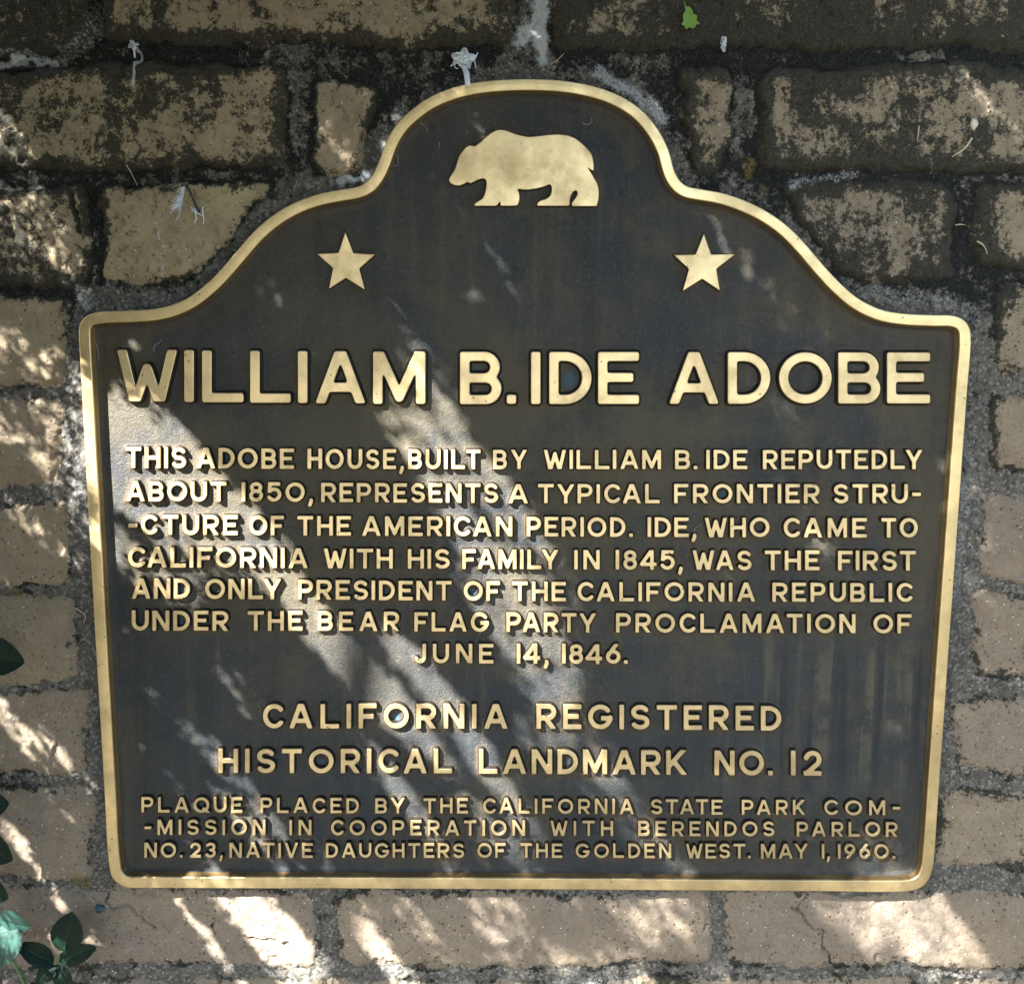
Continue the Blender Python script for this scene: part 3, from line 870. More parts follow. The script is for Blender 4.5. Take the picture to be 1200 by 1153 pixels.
gx = np.concatenate([np.arange(-560, -24, 12), np.arange(-24, 1224, 1.45), np.arange(1224, 1740, 12)])
gy = np.concatenate([np.arange(-520, -24, 12), np.arange(-24, 1177, 1.45), np.arange(1177, 1800, 12)])
WX, WY = np.meshgrid(gx, gy)
wx = WX + 9 * fbm(WX, WY, 70, 3, 41) + 6 * fbm(WX, WY, 14, 4, 42)
wy = WY + 9 * fbm(WX, WY, 75, 3, 43) + 6 * fbm(WX, WY, 15, 4, 44)
SDB = np.full(WX.shape, -60.0); TINT = np.full(WX.shape, .5); BM = np.zeros(WX.shape)
FACE = np.zeros(WX.shape)
for bi, (poly, tint, moss, face) in enumerate(BR):
    p = np.asarray(poly, float)
    a = 0.5 * np.sum(p[:, 0] * np.roll(p[:, 1], -1) - np.roll(p[:, 0], -1) * p[:, 1])
    if a < 0: p = p[::-1]
    x0, y0 = p.min(0) - 30; x1, y1 = p.max(0) + 30
    i0, i1 = np.searchsorted(gx, [x0, x1]); j0, j1 = np.searchsorted(gy, [y0, y1])
    if i1 <= i0 or j1 <= j0: continue
    X = wx[j0:j1, i0:i1]; Y = wy[j0:j1, i0:i1]
    rad = 13.0; md = np.full(X.shape, 1e9); acc = np.zeros(X.shape)
    for k in range(len(p)):
        q0, q1 = p[k], p[(k + 1) % len(p)]
        e = (q1 - q0) / (np.linalg.norm(q1 - q0) + 1e-9)
        d = -(X - q0[0]) * e[1] + (Y - q0[1]) * e[0]
        md = np.minimum(md, d); acc += np.maximum(rad - d, 0) ** 2
    sd = np.where(md > rad, md, rad - np.sqrt(acc))
    cur = SDB[j0:j1, i0:i1]; up = sd > cur
    SDB[j0:j1, i0:i1] = np.where(up, sd, cur)
    TINT[j0:j1, i0:i1] = np.where(up, tint, TINT[j0:j1, i0:i1])
    BM[j0:j1, i0:i1] = np.where(up, moss, BM[j0:j1, i0:i1])
    r1 = np.random.default_rng(bi + 50)
    tilt = r1.normal(0, .0006) + (X - p[:, 0].mean()) / 300 * r1.normal(0, .0006) + (Y - p[:, 1].mean()) / 60 * r1.normal(0, .0006)
    FACE[j0:j1, i0:i1] = np.where(up, tilt, FACE[j0:j1, i0:i1])

SD_OUT = poly_sd(WX, WY, OUTLINE[::3])      # >0 under the plaque
near = sstep(34, 6, -SD_OUT)                # grout packed round the plaque
upper = sstep(420, 300, WY)
n_mid = fbm(WX, WY, 26, 4, 51); n_fine = fbm(WX, WY, 6, 3, 52); n_big = fbm(WX, WY, 140, 3, 53)
SDB2 = SDB - 5.0 * n_fine * 0.6
rise = sstep(-3.0, 8.0, SDB2 + 3.5)
joint = -0.0032 - 0.0030 * upper * (1 - near) + 0.0010 * near
mort = joint + 0.0022 * n_mid + 0.0019 * n_fine + 0.0008 * fbm(WX, WY, 3.2, 2, 58)
face = 0.0004 + FACE + 0.0020 * n_big + 0.0012 * n_mid + 0.0007 * n_fine + 0.0004 * fbm(WX, WY, 3.0, 2, 59)
face -= 0.0012 * sstep(9, 0, SDB2)
pits = sstep(.34, .46, fbm(WX, WY, 9, 2, 61)); face -= 0.0014 * pits * (0.4 + 0.8 * upper)
chips = sstep(.30, .42, fbm(WX, WY, 34, 3, 66)) * sstep(28, 4, SDB); face -= 0.0024 * chips
H = mort + (face - mort) * rise
H -= (0.0012 + .0016 * upper) * np.exp(-((SDB2 + 2) / 2.6) ** 2) * (0.5 + 1.4 * fbm(WX, WY, 40, 3, 63)).clip(0, 1.4)
dark = np.zeros(WX.shape)
CRACKS = [([(128, 1046), (124, 1060), (133, 1066), (152, 1064), (172, 1076), (180, 1088)], 1.0), ([(945, 1050), (938, 1066), (950, 1080), (966, 1092), (968, 1112), (974, 1130)], 1.2),
          ([(930, 1068), (940, 1070)], .9), ([(84, 228), (86, 250), (88, 268)], 4.2), ([(250, 1068), (246, 1090), (252, 1100)], .9), ([(288, 1098), (310, 1106), (333, 1102)], 1.4)]
for pts, wd in CRACKS:
    x0 = min(q[0] for q in pts) - 20; x1 = max(q[0] for q in pts) + 20; y0 = min(q[1] for q in pts) - 20; y1 = max(q[1] for q in pts) + 20
    i0, i1 = np.searchsorted(gx, [x0, x1]); j0, j1 = np.searchsorted(gy, [y0, y1])
    sl = (slice(j0, j1), slice(i0, i1))
    d = seg_dist(wx[sl], wy[sl], pts)
    H[sl] -= 0.0045 * np.clip(1 - d / (wd * .8 + .8), 0, 1)
    dark[sl] = np.maximum(dark[sl], np.clip(1.3 - d / (wd * .8 + .3), 0, 1))
PALE = np.zeros(WX.shape); YEL = np.zeros(WX.shape)
def blotch(A, pts, wd, val):
    x0 = min(q[0] for q in pts) - 3 * wd; x1 = max(q[0] for q in pts) + 3 * wd; y0 = min(q[1] for q in pts) - 3 * wd; y1 = max(q[1] for q in pts) + 3 * wd
    i0, i1 = np.searchsorted(gx, [x0, x1]); j0, j1 = np.searchsorted(gy, [y0, y1])
    sl = (slice(j0, j1), slice(i0, i1))
    d = seg_dist(WX[sl] + 9 * fbm(WX[sl], WY[sl], 16, 3, 71), WY[sl] + 9 * fbm(WX[sl], WY[sl], 16, 3, 72), pts)
    A[sl] = np.maximum(A[sl], val * .8 * np.clip(1.4 - d / wd, 0, 1))


for pts, wd, v in (([(640, -20), (632, 20), (612, 42)], 13, .95), ([(632, 30), (638, 72)], 9, .95), ([(-10, 72), (62, 70)], 5, .9), ([(60, 70), (108, 40), (112, 0)], 12, .5),
                   ([(157, 48), (158, 72), (158, 98)], 3, .9), ([(184, 262), (188, 300), (187, 326)], 3, .55), ([(470, 130), (455, 170), (445, 205)], 10, .6), ([(500, 112), (560, 92)], 8, .45),
                   ([(700, 84), (745, 105), (780, 140)], 12, .75), ([(1020, 345), (1110, 352), (1140, 370)], 14, .45), ([(1135, 560), (1120, 700)], 12, .5), ([(400, 214), (432, 205)], 7, .9),
                   ([(80, 440), (88, 560), (100, 640)], 10, .5), ([(0, 60), (60, 66)], 4, .6), ([(90, 345), (100, 360)], 8, .7), ([(1128, 500), (1135, 540)], 8, .5), ([(640, 1152), (740, 1146)], 8, .5),
                   ([(1090, 190), (1100, 205)], 5, .4), ([(845, 130), (855, 80)], 8, .35), ([(930, 212), (1000, 205)], 7, .6)):
    blotch(PALE, pts, wd, v)
for pts, wd, v in (([(882, 190), (880, 205)], 5, 1), ([(893, 219), (896, 222)], 4, .8), ([(10, 692), (22, 696)], 7, .8), ([(88, 1031), (97, 1034)], 6, .9), ([(203, 196), (206, 200)], 3, .7)):
    blotch(YEL, pts, wd, v)
isb = rise > .35
edge_m = sstep(20, 2, SDB)
MOSS = np.where(isb, BM + edge_m * (.16 + .16 * upper), .30 + .42 * upper * (1 - .5 * near))
MOSS = MOSS + .30 * n_big * (BM > .3) + (.20 + .20 * upper) * fbm(WX, WY, 60, 4, 77) + .5 * dark
MOSS = MOSS + (.38 + .12 * upper) * np.exp(-((SDB2 + 1.5) / 5.0) ** 2) * (0.55 + 1.5 * fbm(WX, WY, 30, 3, 83)).clip(0, 1.2)
# crust that runs down the face from the joints above
drip = fbm(WX * 3.2, WY * .45, 60, 3, 79)
MOSS = np.clip(MOSS + .22 * drip * upper, 0, 1.1)
H = np.where(SD_OUT > 3, np.minimum(H, -0.006), H)
wall_base = on_plane(600, 1790, 0.0)
wall = empty('adobe_brick_wall', (float(wall_base[0]), 0.06, 0.0))
tag(wall, 'weathered adobe brick wall with grey lichen-stained mortar behind the plaque', 'wall')
fb = (rise[:-1, :-1] + rise[1:, :-1] + rise[1:, 1:] + rise[:-1, 1:]) / 4 > .35
open_ = (SD_OUT[:-1, :-1] < 14)
at = {'tint': TINT + .0 * WX, 'moss': MOSS, 'pale': PALE, 'yellow': YEL}
grid_obj('bricks', WX, WY, -H, fb & open_, [MB_], wall, at, 0.0)
grid_obj('mortar', WX, WY, -H, ~fb & open_, [MM], wall, at, 0.0)
# the rest of the wall behind its face
c0 = on_plane(gx[0], gy[0], 0.0); c1 = on_plane(gx[-1], gy[-1], 0.0)
xa, xb, zt = -1.05, 1.10, c0[2] - .01
bx = [(xa, .03, -.05), (xb, .03, -.05), (xb, .40, -.05), (xa, .40, -.05), (xa, .03, zt), (xb, .03, zt), (xb, .40, zt), (xa, .40, zt)]
new_obj('wall_core', bx, [(0, 1, 5, 4), (1, 2, 6, 5), (2, 3, 7, 6), (3, 0, 4, 7), (4, 5, 6, 7), (0, 3, 2, 1)], [MM], wall, False)

# ---------------------------------------------------------------- ground
gs = NT('dry_earth')
gc = gs.mix(gs.noise(3, 6, .7), (0.045, 0.042, 0.034), (0.085, 0.078, 0.06))
gc = gs.mix(gs.step(gs.noise(40, 5, .7), .5, .7), gc, (0.05, 0.05, 0.03))
GM = gs.fin(gc, .95, 0, gs.bump(gs.noise(60, 5, .7), .8, .02))
ng = 60
ex = np.concatenate([-np.geomspace(120, .5, 20), np.linspace(-.4, .4, 10), np.geomspace(.5, 120, 20)])
GX, GY2 = np.meshgrid(ex, ex)
GZ = .012 * fbm(GX, GY2, .7, 3, 91)
idx = np.arange(GX.size).reshape(GX.shape)
gf = np.stack([idx[:-1, :-1], idx[:-1, 1:], idx[1:, 1:], idx[1:, :-1]], -1).reshape(-1, 4)
tag(new_obj('ground', np.stack([GX.ravel(), GY2.ravel(), GZ.ravel()], -1), gf, [GM]), kind='structure')

# ---------------------------------------------------------------- the tree that shades the wall
lx = np.arange(-300, 1500, 2.0); ly = np.arange(-300, 1460, 2.0)
LX, LY = np.meshgrid(lx, ly)
GAP = np.zeros(LX.shape)
def gap_poly(pts, v, soft=5):
    p = np.asarray(pts, float); x0, y0 = p.min(0) - 30; x1, y1 = p.max(0) + 30
    i0, i1 = np.searchsorted(lx, [x0, x1]); j0, j1 = np.searchsorted(ly, [y0, y1]); sl = (slice(j0, j1), slice(i0, i1))
    GAP[sl] = np.maximum(GAP[sl], v * sstep(-soft, soft, poly_sd(LX[sl], LY[sl], pts)))
def gap_line(pts, w0, v, w1=None):
    p = np.asarray(pts, float); x0, y0 = p.min(0) - 50; x1, y1 = p.max(0) + 50
    i0, i1 = np.searchsorted(lx, [x0, x1]); j0, j1 = np.searchsorted(ly, [y0, y1]); sl = (slice(j0, j1), slice(i0, i1))
    X, Y = LX[sl], LY[sl]
    w1 = w0 if w1 is None else w1
    L = np.linalg.norm(p[-1] - p[0]) + 1e-6
    t = np.clip(((X - p[0, 0]) * (p[-1, 0] - p[0, 0]) + (Y - p[0, 1]) * (p[-1, 1] - p[0, 1])) / L ** 2, 0, 1)
    w = w0 + (w1 - w0) * t
    d = seg_dist(X, Y, pts)
    GAP[sl] = np.maximum(GAP[sl], v * sstep(1.25, .75, d / w))


# openings in the crown, given by where their light lands on the wall
gap_poly([(96, 446), (118, 455), (150, 470), (215, 502), (245, 530), (262, 560), (300, 592), (328, 622), (345, 655), (365, 690), (395, 720), (430, 765), (474, 808), (508, 850), (532, 892), (492, 884),
          (432, 832), (385, 782), (358, 742), (340, 710), (326, 690), (300, 677), (270, 662), (235, 652), (200, 645), (178, 632), (160, 606), (130, 588), (112, 572), (100, 548)], 1.0)
gap_poly([(116, 600), (150, 628), (200, 665), (255, 700), (290, 712), (240, 712), (185, 694), (140, 668), (118, 640)], .55)
gap_poly([(440, 735), (472, 745), (502, 775), (532, 805), (562, 850), (592, 900), (622, 950), (640, 985), (602, 962), (562, 907), (522, 850), (482, 800), (452, 766)], .97)
gap_poly([(455, 480), (480, 478), (520, 502), (560, 532), (592, 562), (622, 592), (642, 622), (655, 655), (660, 700), (672, 780), (692, 850), (720, 900), (758, 955), (800, 1005), (760, 985), (700, 925),
          (650, 862), (615, 800), (592, 762), (578, 722), (562, 682), (540, 642), (520, 602), (500, 572), (478, 532), (458, 505)], .80)
gap_line([(478, 385), (520, 452)], 7, .28); gap_line([(500, 452), (575, 560)], 11, .6); gap_line([(560, 690), (590, 740)], 11, .8)
gap_line([(558, 268), (594, 315)], 3.2, .55); gap_line([(604, 344), (642, 388)], 3.2, .45); gap_line([(548, 345), (592, 385)], 7, .12)
gap_line([(312, 335), (362, 402)], 9, .12); gap_line([(440, 338), (478, 388)], 9, .16); gap_line([(443, 280), (470, 310)], 7, .12)
gap_poly([(538, 146), (568, 136), (580, 160), (566, 190), (540, 172)], .32); gap_line([(490, 184), (508, 212)], 6, .2)
gap_line([(836, 262), (872, 305), (904, 350), (930, 388)], 11, .17); gap_line([(952, 385), (990, 430)], 7, .12)
gap_line([(902, 470), (950, 520)], 11, .22); gap_line([(1042, 478), (1066, 508)], 6, .15); gap_line([(938, 588), (958, 620)], 7, .25)
gap_poly([(940, 637), (962, 630), (979, 650), (988, 682), (978, 692), (960, 660)], .65)
gap_line([(204, 838), (258, 895)], 8, .32); gap_line([(258, 890), (300, 952)], 7, .55); gap_line([(276, 950), (316, 992)], 7, 1.0); gap_line([(272, 888), (312, 950)], 5, .5)
gap_line([(320, 955), (334, 988)], 4, .45); gap_line([(196, 905), (230, 942)], 4, .3); gap_line([(260, 794), (294, 832)], 7, .26); gap_line([(286, 796), (306, 822)], 4, .25)
gap_line([(446, 890), (522, 1002)], 10, .85); gap_line([(640, 872), (742, 965)], 15, .60); gap_line([(742, 960), (802, 1020)], 9, .7); gap_line([(632, 880), (652, 912)], 8, .8); gap_line([(560, 960), (640, 1025)], 14, .5)
gap_line([(905, 902), (952, 972)], 10, .2); gap_poly([(996, 1004), (1032, 998), (1078, 1018), (1078, 1034), (1008, 1030)], .8)
gap_line([(258, 1022), (278, 1044)], 6.5, 1.0); gap_line([(344, 1028), (352, 1040)], 5, .5); gap_line([(394, 1022), (412, 1044)], 6.5, 1.0)
gap_poly([(253, 1054), (292, 1052), (332, 1068), (358, 1090), (368, 1120), (378, 1165), (330, 1165), (308, 1122), (278, 1090)], 1.0)
gap_line([(214, 1060), (284, 1160)], 4, .75); gap_line([(412, 1056), (432, 1084)], 6, .8); gap_line([(404, 1068), (482, 1158)], 8, 1.0, 13); gap_line([(470, 1055), (512, 1112)], 9, .2)
gap_poly([(540, 1055), (602, 1058), (652, 1108), (695, 1160), (622, 1165), (582, 1112)], .26); gap_poly([(700, 1055), (802, 1055), (835, 1090), (850, 1150), (792, 1135), (742, 1090)], .26)
gap_poly([(975, 1052), (1062, 1048), (1102, 1046), (1118, 1075), (1152, 1110), (1170, 1160), (1100, 1160), (1062, 1122), (1002, 1100), (970, 1080)], .50); gap_poly([(600, 1136), (770, 1140), (780, 1165), (590, 1165)], .5)
gap_line([(-8, 822), (46, 872)], 7, .95, 4); gap_line([(4, 850), (50, 898)], 3.5, .8, 2); gap_line([(56, 868), (82, 896)], 4, 1, 7); gap_line([(60, 934), (72, 948)], 4, .6); gap_line([(2, 962), (52, 1032)], 8, 1.0, 2.5)
gap_line([(52, 1038), (57, 1050)], 2.5, .7)
gap_poly([(68, 420), (98, 440), (104, 560), (100, 648), (88, 655), (76, 610), (50, 560), (-10, 530), (-10, 468), (40, 480), (62, 465)], .30)
gap_poly([(78, 440), (97, 446), (104, 560), (98, 640), (88, 640), (80, 560)], .42)
gap_line([(-10, 395), (75, 455)], 14, .22); gap_line([(10, 590), (80, 645)], 9, .2)
gap_poly([(-10, 122), (20, 138), (46, 182), (42, 206), (-10, 200)], .5); gap_line([(-5, 212), (40, 214)], 5, .5); gap_poly([(-10, 225), (60, 225), (100, 330), (40, 330), (-10, 290)], .16)
gap_poly([(370, 138), (402, 160), (417, 190), (406, 206), (375, 172)], .4); gap_line([(408, 210), (440, 218)], 6, .3); gap_line([(440, 165), (470, 130)], 8, .3)
gap_line([(1125, 82), (1168, 134)], 9, .6); gap_line([(1060, 164), (1098, 192)], 7, .35); gap_line([(1180, 215), (1200, 240)], 6, .5); gap_line([(1075, 105), (1110, 150)], 8, .25)
gap_line([(1128, 560), (1134, 700)], 9, .28); gap_line([(780, 110), (790, 150)], 7, .3)
gap_poly([(74, 1112), (104, 1104), (134, 1120), (128, 1146), (92, 1150)], 1.0)


# the openings are drawn out along the light, the way thin foliage lets it through
def shift(A, dx, dy):
    return np.roll(np.roll(A, int(round(dy / 2)), 0), int(round(dx / 2)), 1)
SOFT = sum(w_ * shift(GAP, 1.0 * k_, 1.17 * k_) for k_, w_ in ((-26, .10), (-18, .13), (-10, .17), (0, .20), (10, .17), (18, .13), (26, .10)))
uu = (LX + 1.17 * LY) / 1.54; vv_ = (1.17 * LX - LY) / 1.54
STK = 1 + .6 * fbm(uu / 14, vv_, 17, 3, 101) + .5 * fbm(uu / 9, vv_, 42, 2, 104)
near_full = GAP > .93
GAP = np.where(near_full, .55 * GAP + .45 * SOFT, SOFT * np.clip(STK, .25, 1.5))
GAP = np.clip(GAP, 0, 1)
GAP[GAP < .012] = 0
BAND = GAP > 0                              # the fringe where only the fine sprays grow
for st_ in (1, 2, 4, 6):
    B0 = BAND.copy()
    for dx_, dy_ in ((st_, 0), (-st_, 0), (0, st_), (0, -st_), (st_, st_), (-st_, -st_), (st_, -st_), (-st_, st_)):
        BAND |= np.roll(np.roll(B0, dx_, 1), dy_, 0)


def gap_at(P):                               # how open the crown should be along the sun ray through P
    t = (0.0 - P[..., 1]) / SUN[1]
    Q = P + t[..., None] * SUN
    x, y = to_px(Q)
    i = np.rint((x - lx[0]) / 2).astype(int); j = np.rint((y - ly[0]) / 2).astype(int)
    ok = (i >= 0) & (i < len(lx)) & (j >= 0) & (j < len(ly))
    return np.where(ok, GAP[np.clip(j, 0, len(ly) - 1), np.clip(i, 0, len(lx) - 1)], 0.0)


NLEAF = 56000; TAU = 8.0
tx = RNG.uniform(-260, 1460, NLEAF); ty = RNG.uniform(-270, 1420, NLEAF)
W0 = on_plane(tx, ty, np.zeros(NLEAF))
# the crown keeps clear of the space between the wall and somebody reading the plaque
near_ = np.full(NLEAF, .38)
for dd in np.arange(.3, 2.6, .03):
    Q = W0 - dd * SUN
    hw = .10 + .52 * np.clip(Q[:, 1] - CAM[1] + .10, 0, 2)
    inn = (np.abs(Q[:, 0] - CAM[0]) < hw) & (Q[:, 1] > CAM[1] - .12) & (np.abs(Q[:, 2] - CAM[2] + .12 * (Q[:, 1] - CAM[1])) < hw)
    near_ = np.where(inn, np.maximum(near_, dd + .05), near_)
dist = near_ + RNG.uniform(0, .5, NLEAF)
C = W0 - dist[:, None] * SUN
# unseen leaves added overhead to cut the skylight, out of the sun's way
NO = 27000
C2 = np.stack([RNG.uniform(-2.6, 2.6, NO), RNG.uniform(-2.6, .9, NO), RNG.uniform(2.35, 3.1, NO)], -1)
C2[:, 2] += .25 * np.sin(C2[:, 0] * 2.1) + .2 * np.sin(C2[:, 1] * 3)
C = np.concatenate([C, C2]); NLEAF += NO
ax = RNG.normal(size=(NLEAF, 3)); ax[:, 2] -= .6; ax /= np.linalg.norm(ax, axis=1)[:, None]
nn = RNG.normal(size=(NLEAF, 3)); nn[:, 2] += .8
sd_ = np.cross(ax, nn); sd_ /= np.linalg.norm(sd_, axis=1)[:, None]
up = np.cross(sd_, ax)
ln = RNG.uniform(.018, .034, NLEAF)[:, None]; ln[-NO:] *= 2.0; wd = ln * RNG.uniform(.40, .6, NLEAF)[:, None]
tips = [C - ax * ln * .5, C + ax * ln * .5, C + sd_ * wd * .5, C - sd_ * wd * .5, C]
g = np.max([gap_at(p) for p in tips], 0)
kp = np.minimum(1, -np.log(np.clip(g, 1e-4, 1)) / TAU)
ok = np.where(np.arange(NLEAF) < NLEAF - NO, g < .02, RNG.random(NLEAF) < kp)
C, ax, sd_, up, ln, wd = (a[ok] for a in (C, ax, sd_, up, ln, wd))
# thin outer sprays of tiny leaflets where the crown only half closes
def reach(W0):
    n_ = np.full(len(W0), .38)
    for dd in np.arange(.3, 2.6, .04):
        Q = W0 - dd * SUN
        hw = .10 + .52 * np.clip(Q[:, 1] - CAM[1] + .10, 0, 2)
        inn = (np.abs(Q[:, 0] - CAM[0]) < hw) & (Q[:, 1] > CAM[1] - .12) & (np.abs(Q[:, 2] - CAM[2] + .12 * (Q[:, 1] - CAM[1])) < hw)
        n_ = np.where(inn, np.maximum(n_, dd + .05), n_)
    return n_
NS_ = 420000
sx_ = RNG.uniform(-120, 1320, NS_); sy_ = RNG.uniform(-120, 1280, NS_)
Wp = on_plane(sx_, sy_, np.zeros(NS_)); gs_ = gap_at(Wp)
area = 1440 * 1400 * PX * PX * 1.0
per = 2.3e-5
rate = -np.log(np.clip(gs_, .004, 1)) * area / per / NS_
bi_ = np.clip(np.rint((sx_ - lx[0]) / 2).astype(int), 0, len(lx) - 1); bj_ = np.clip(np.rint((sy_ - ly[0]) / 2).astype(int), 0, len(ly) - 1)
sel = BAND[bj_, bi_] & (RNG.random(NS_) < rate)
Wp = Wp[sel]; m_ = len(Wp)
C3 = Wp - (reach(Wp) + RNG.uniform(.02, .5, m_))[:, None] * SUN
a3 = RNG.normal(size=(m_, 3)); a3 /= np.linalg.norm(a3, axis=1)[:, None]
s3 = np.cross(a3, RNG.normal(size=(m_, 3))); s3 /= np.linalg.norm(s3, axis=1)[:, None]
l3 = RNG.uniform(.007, .011, m_)[:, None]; w3 = l3 * .55
C, ax, sd_, up, ln, wd = (np.concatenate(q) for q in ((C, C3), (ax, a3), (sd_, s3), (up, np.cross(s3, a3)), (ln, l3), (wd, w3)))
print('leaves', len(C), 'leaflets', m_, 'rate max', rate.max())
nl = len(C)
lv = np.stack([C - ax * ln * .5, C - ax * ln * .12 + sd_ * wd * .5 + up * wd * .12, C + ax * ln * .2 + sd_ * wd * .42 + up * wd * .12, C + ax * ln * .5 - up * wd * .1,
               C + ax * ln * .2 - sd_ * wd * .42 + up * wd * .12, C - ax * ln * .12 - sd_ * wd * .5 + up * wd * .12], 1).reshape(-1, 3)
b6 = np.arange(nl)[:, None] * 6
lf = np.concatenate([b6 + np.array([[0, 1, 2, 3]]), b6 + np.array([[0, 3, 4, 5]])])
ls = NT('tree_leaf')
lc = ls.mix(ls.noise(9, 3), (0.035, 0.075, 0.018), (0.085, 0.125, 0.03))
LEAF = ls.fin(lc, .5, 0, None)
BARK = simple('tree_bark', (.10, .075, .05), .9, .4, 40)
centre = on_plane(600, 560, 0.0) - 1.55 * SUN
tree_base = np.array([centre[0] - 1.25, centre[1] - .9, 0.0])
tree = empty('shade_tree', tuple(map(float, tree_base)))
tag(tree, 'small-leaved tree standing in front of the wall and dappling it with shade', 'tree')
new_obj('crown', lv, lf, [LEAF], tree, False)
tb = Bag()
top = tree_base + np.array([.12, .1, 1.35])
tb.tube([tree_base + np.array([0, 0, -.05]), tree_base + np.array([.03, -.02, .5]), tree_base + np.array([.02, .05, .95]), top], .075, .05, 12)
tb.build('trunk', [BARK], tree)
lb = Bag()
def limb(a, b, r0, r1, seg=7, sag=.08, k=9):
    t = np.linspace(0, 1, k)[:, None]
    m = (a + b) / 2 + np.array([0, 0, sag])
    pts = (1 - t) ** 2 * a + 2 * t * (1 - t) * m + t ** 2 * b
    pts[1:-1] += RNG.normal(0, .008, (k - 2, 3))
    g = gap_at(pts)
    return pts, g
ends = []
for i in range(7):
    tx_, ty_ = RNG.uniform(-100, 1250), RNG.uniform(-150, 1250)
    e = on_plane(tx_, ty_, 0.0) - RNG.uniform(1.75, 2.1) * SUN
    best = None
    for _ in range(60):
        e = on_plane(RNG.uniform(-150, 1300), RNG.uniform(-200, 1300), 0.0) - RNG.uniform(1.75, 2.2) * SUN
        pts, g = limb(top, e, .022, .006, 8, RNG.uniform(.0, .25))
        s_ = g.mean() + (g > .4).sum()
        if best is None or s_ < best[0]: best = (s_, pts)
    lb.tube(best[1], .024, .005, 8); ends.append(best[1])
for i in range(150):
    src = ends[RNG.integers(len(ends))]; a = src[RNG.integers(3, len(src))]
    best = None
    for _ in range(25):
        e = a + RNG.normal(0, .22, 3)
        pts, g = limb(a, e, .004, .001, 5, RNG.uniform(-.03, .05), 6)
        s_ = g[1:].mean() + (g[1:] > .35).sum()
        if best is None or s_ < best[0]: best = (s_, pts)
    lb.tube(best[1], .0035, .001, 5)
lb.build('branches', [BARK], tree)

# ---------------------------------------------------------------- rose leaves at the left edge
rl = NT('rose_leaf')
uvn = rl.attr('vein')
rc = rl.mix(rl.noise(60, 4), (0.0025, 0.0095, 0.0060), (0.0050, 0.019, 0.0115))
rc = rl.mix(rl.step(uvn, .55, 1.0, 0, .6), rc, (0.016, 0.042, 0.026))
RL = rl.fin(rc, .5, 0, rl.bump(uvn, .5, .0012), Specular_IOR_Level=.12)
STEM = simple('rose_stem', (.05, .11, .03), .6, .3, 120)
yl = NT('sunlit_rose_leaf')  # same kind of leaf, with sunlight put into a paler base colour
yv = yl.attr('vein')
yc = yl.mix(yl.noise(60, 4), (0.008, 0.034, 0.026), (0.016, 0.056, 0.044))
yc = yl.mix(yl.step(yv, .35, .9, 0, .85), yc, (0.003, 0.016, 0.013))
LIT_LEAF = yl.fin(yc, .5, 0, yl.bump(yv, .3, .0006), Specular_IOR_Level=.4)
rose = empty('rose_plant', tuple(map(float, on_plane(-60, 1500, -.03))))
tag(rose, 'rose plant with dark green serrated leaves reaching in at the lower left edge', 'plant')


def rose_leaf(base, tip, width, y0, y1, fold=.25, roll=0.0, label=None, mat=None):
    bx_, by_ = base; txx, tyy = tip
    nu, nv = 33, 13
    u = np.linspace(0, 1, nu); v = np.linspace(-1, 1, nv)
    U, Vv = np.meshgrid(u, v, indexing='ij')
    prof = np.sin(np.pi * np.clip(U, 0, 1) ** .82) ** .72 * (1 - .12 * U)
    ser = 1 + .075 * (((U * 13) % 1) - .5) * (np.abs(Vv) > .99)
    dx_, dy_ = txx - bx_, tyy - by_; L = math.hypot(dx_, dy_)
    nx_, ny_ = -dy_ / L, dx_ / L
    Wd = width / 2 * prof * ser * Vv
    X = bx_ + dx_ * U + nx_ * Wd; Y = by_ + dy_ * U + ny_ * Wd
    depth = y0 + (y1 - y0) * U - (fold * np.abs(Wd) * PX) + roll * Wd * PX - .004 * np.sin(np.pi * U)
    a = np.abs(Vv)
    vein = np.maximum(np.exp(-(a * width / 2 / 1.0) ** 2), .75 * np.exp(-((((U * 8 - a * 1.7) % 1) - .5) / .11) ** 2) * (a < .95))
    P = on_plane(X, Y, depth)
    idx = np.arange(nu * nv).reshape(nu, nv)
    f = np.stack([idx[:-1, :-1], idx[1:, :-1], idx[1:, 1:], idx[:-1, 1:]], -1).reshape(-1, 4)
    o = new_obj('leaf', P.reshape(-1, 3), f, [mat or RL], rose, True, None, {'vein': vein.ravel()})
    if label: o['label'] = label
    return o


rose_leaf((73.5, 1115), (85, 1068), 41, -.030, -.036, .15, -.4)
rose_leaf((69, 1126), (113, 1109), 26, -.030, -.040, .3, -.5)
rose_leaf((63, 1128), (19, 1106), 30, -.030, -.036, .35, .3)
rose_leaf((64, 1130), (42, 1152), 22, -.031, -.034, .3, .2)
rose_leaf((66, 1130), (82, 1166), 24, -.031, -.036, .35, .2)
rose_leaf((-6, 1076), (36, 1086), 29, -.040, -.048, .2, .55, 'pale sunlit teal leaf', LIT_LEAF)
rose_leaf((12, 1082), (2, 1134), 38, -.042, -.046, .25, .3, None, LIT_LEAF)
rose_leaf((-26, 1040), (10, 1052), 34, -.045, -.05, .2, .0)
rose_leaf((-34, 764), (29, 776), 50, -.05, -.06, .2, .2)
rose_leaf((-40, 945), (11, 941), 44, -.05, -.056, .2, .1)
rose_leaf((-30, 985), (15, 1008), 40, -.05, -.05, .2, .1)
sb = Bag()
def stem(pts, r0, r1):
    P = np.array([on_plane(x, y, d) for x, y, d in pts]); sb.tube(P, r0, r1, 7)
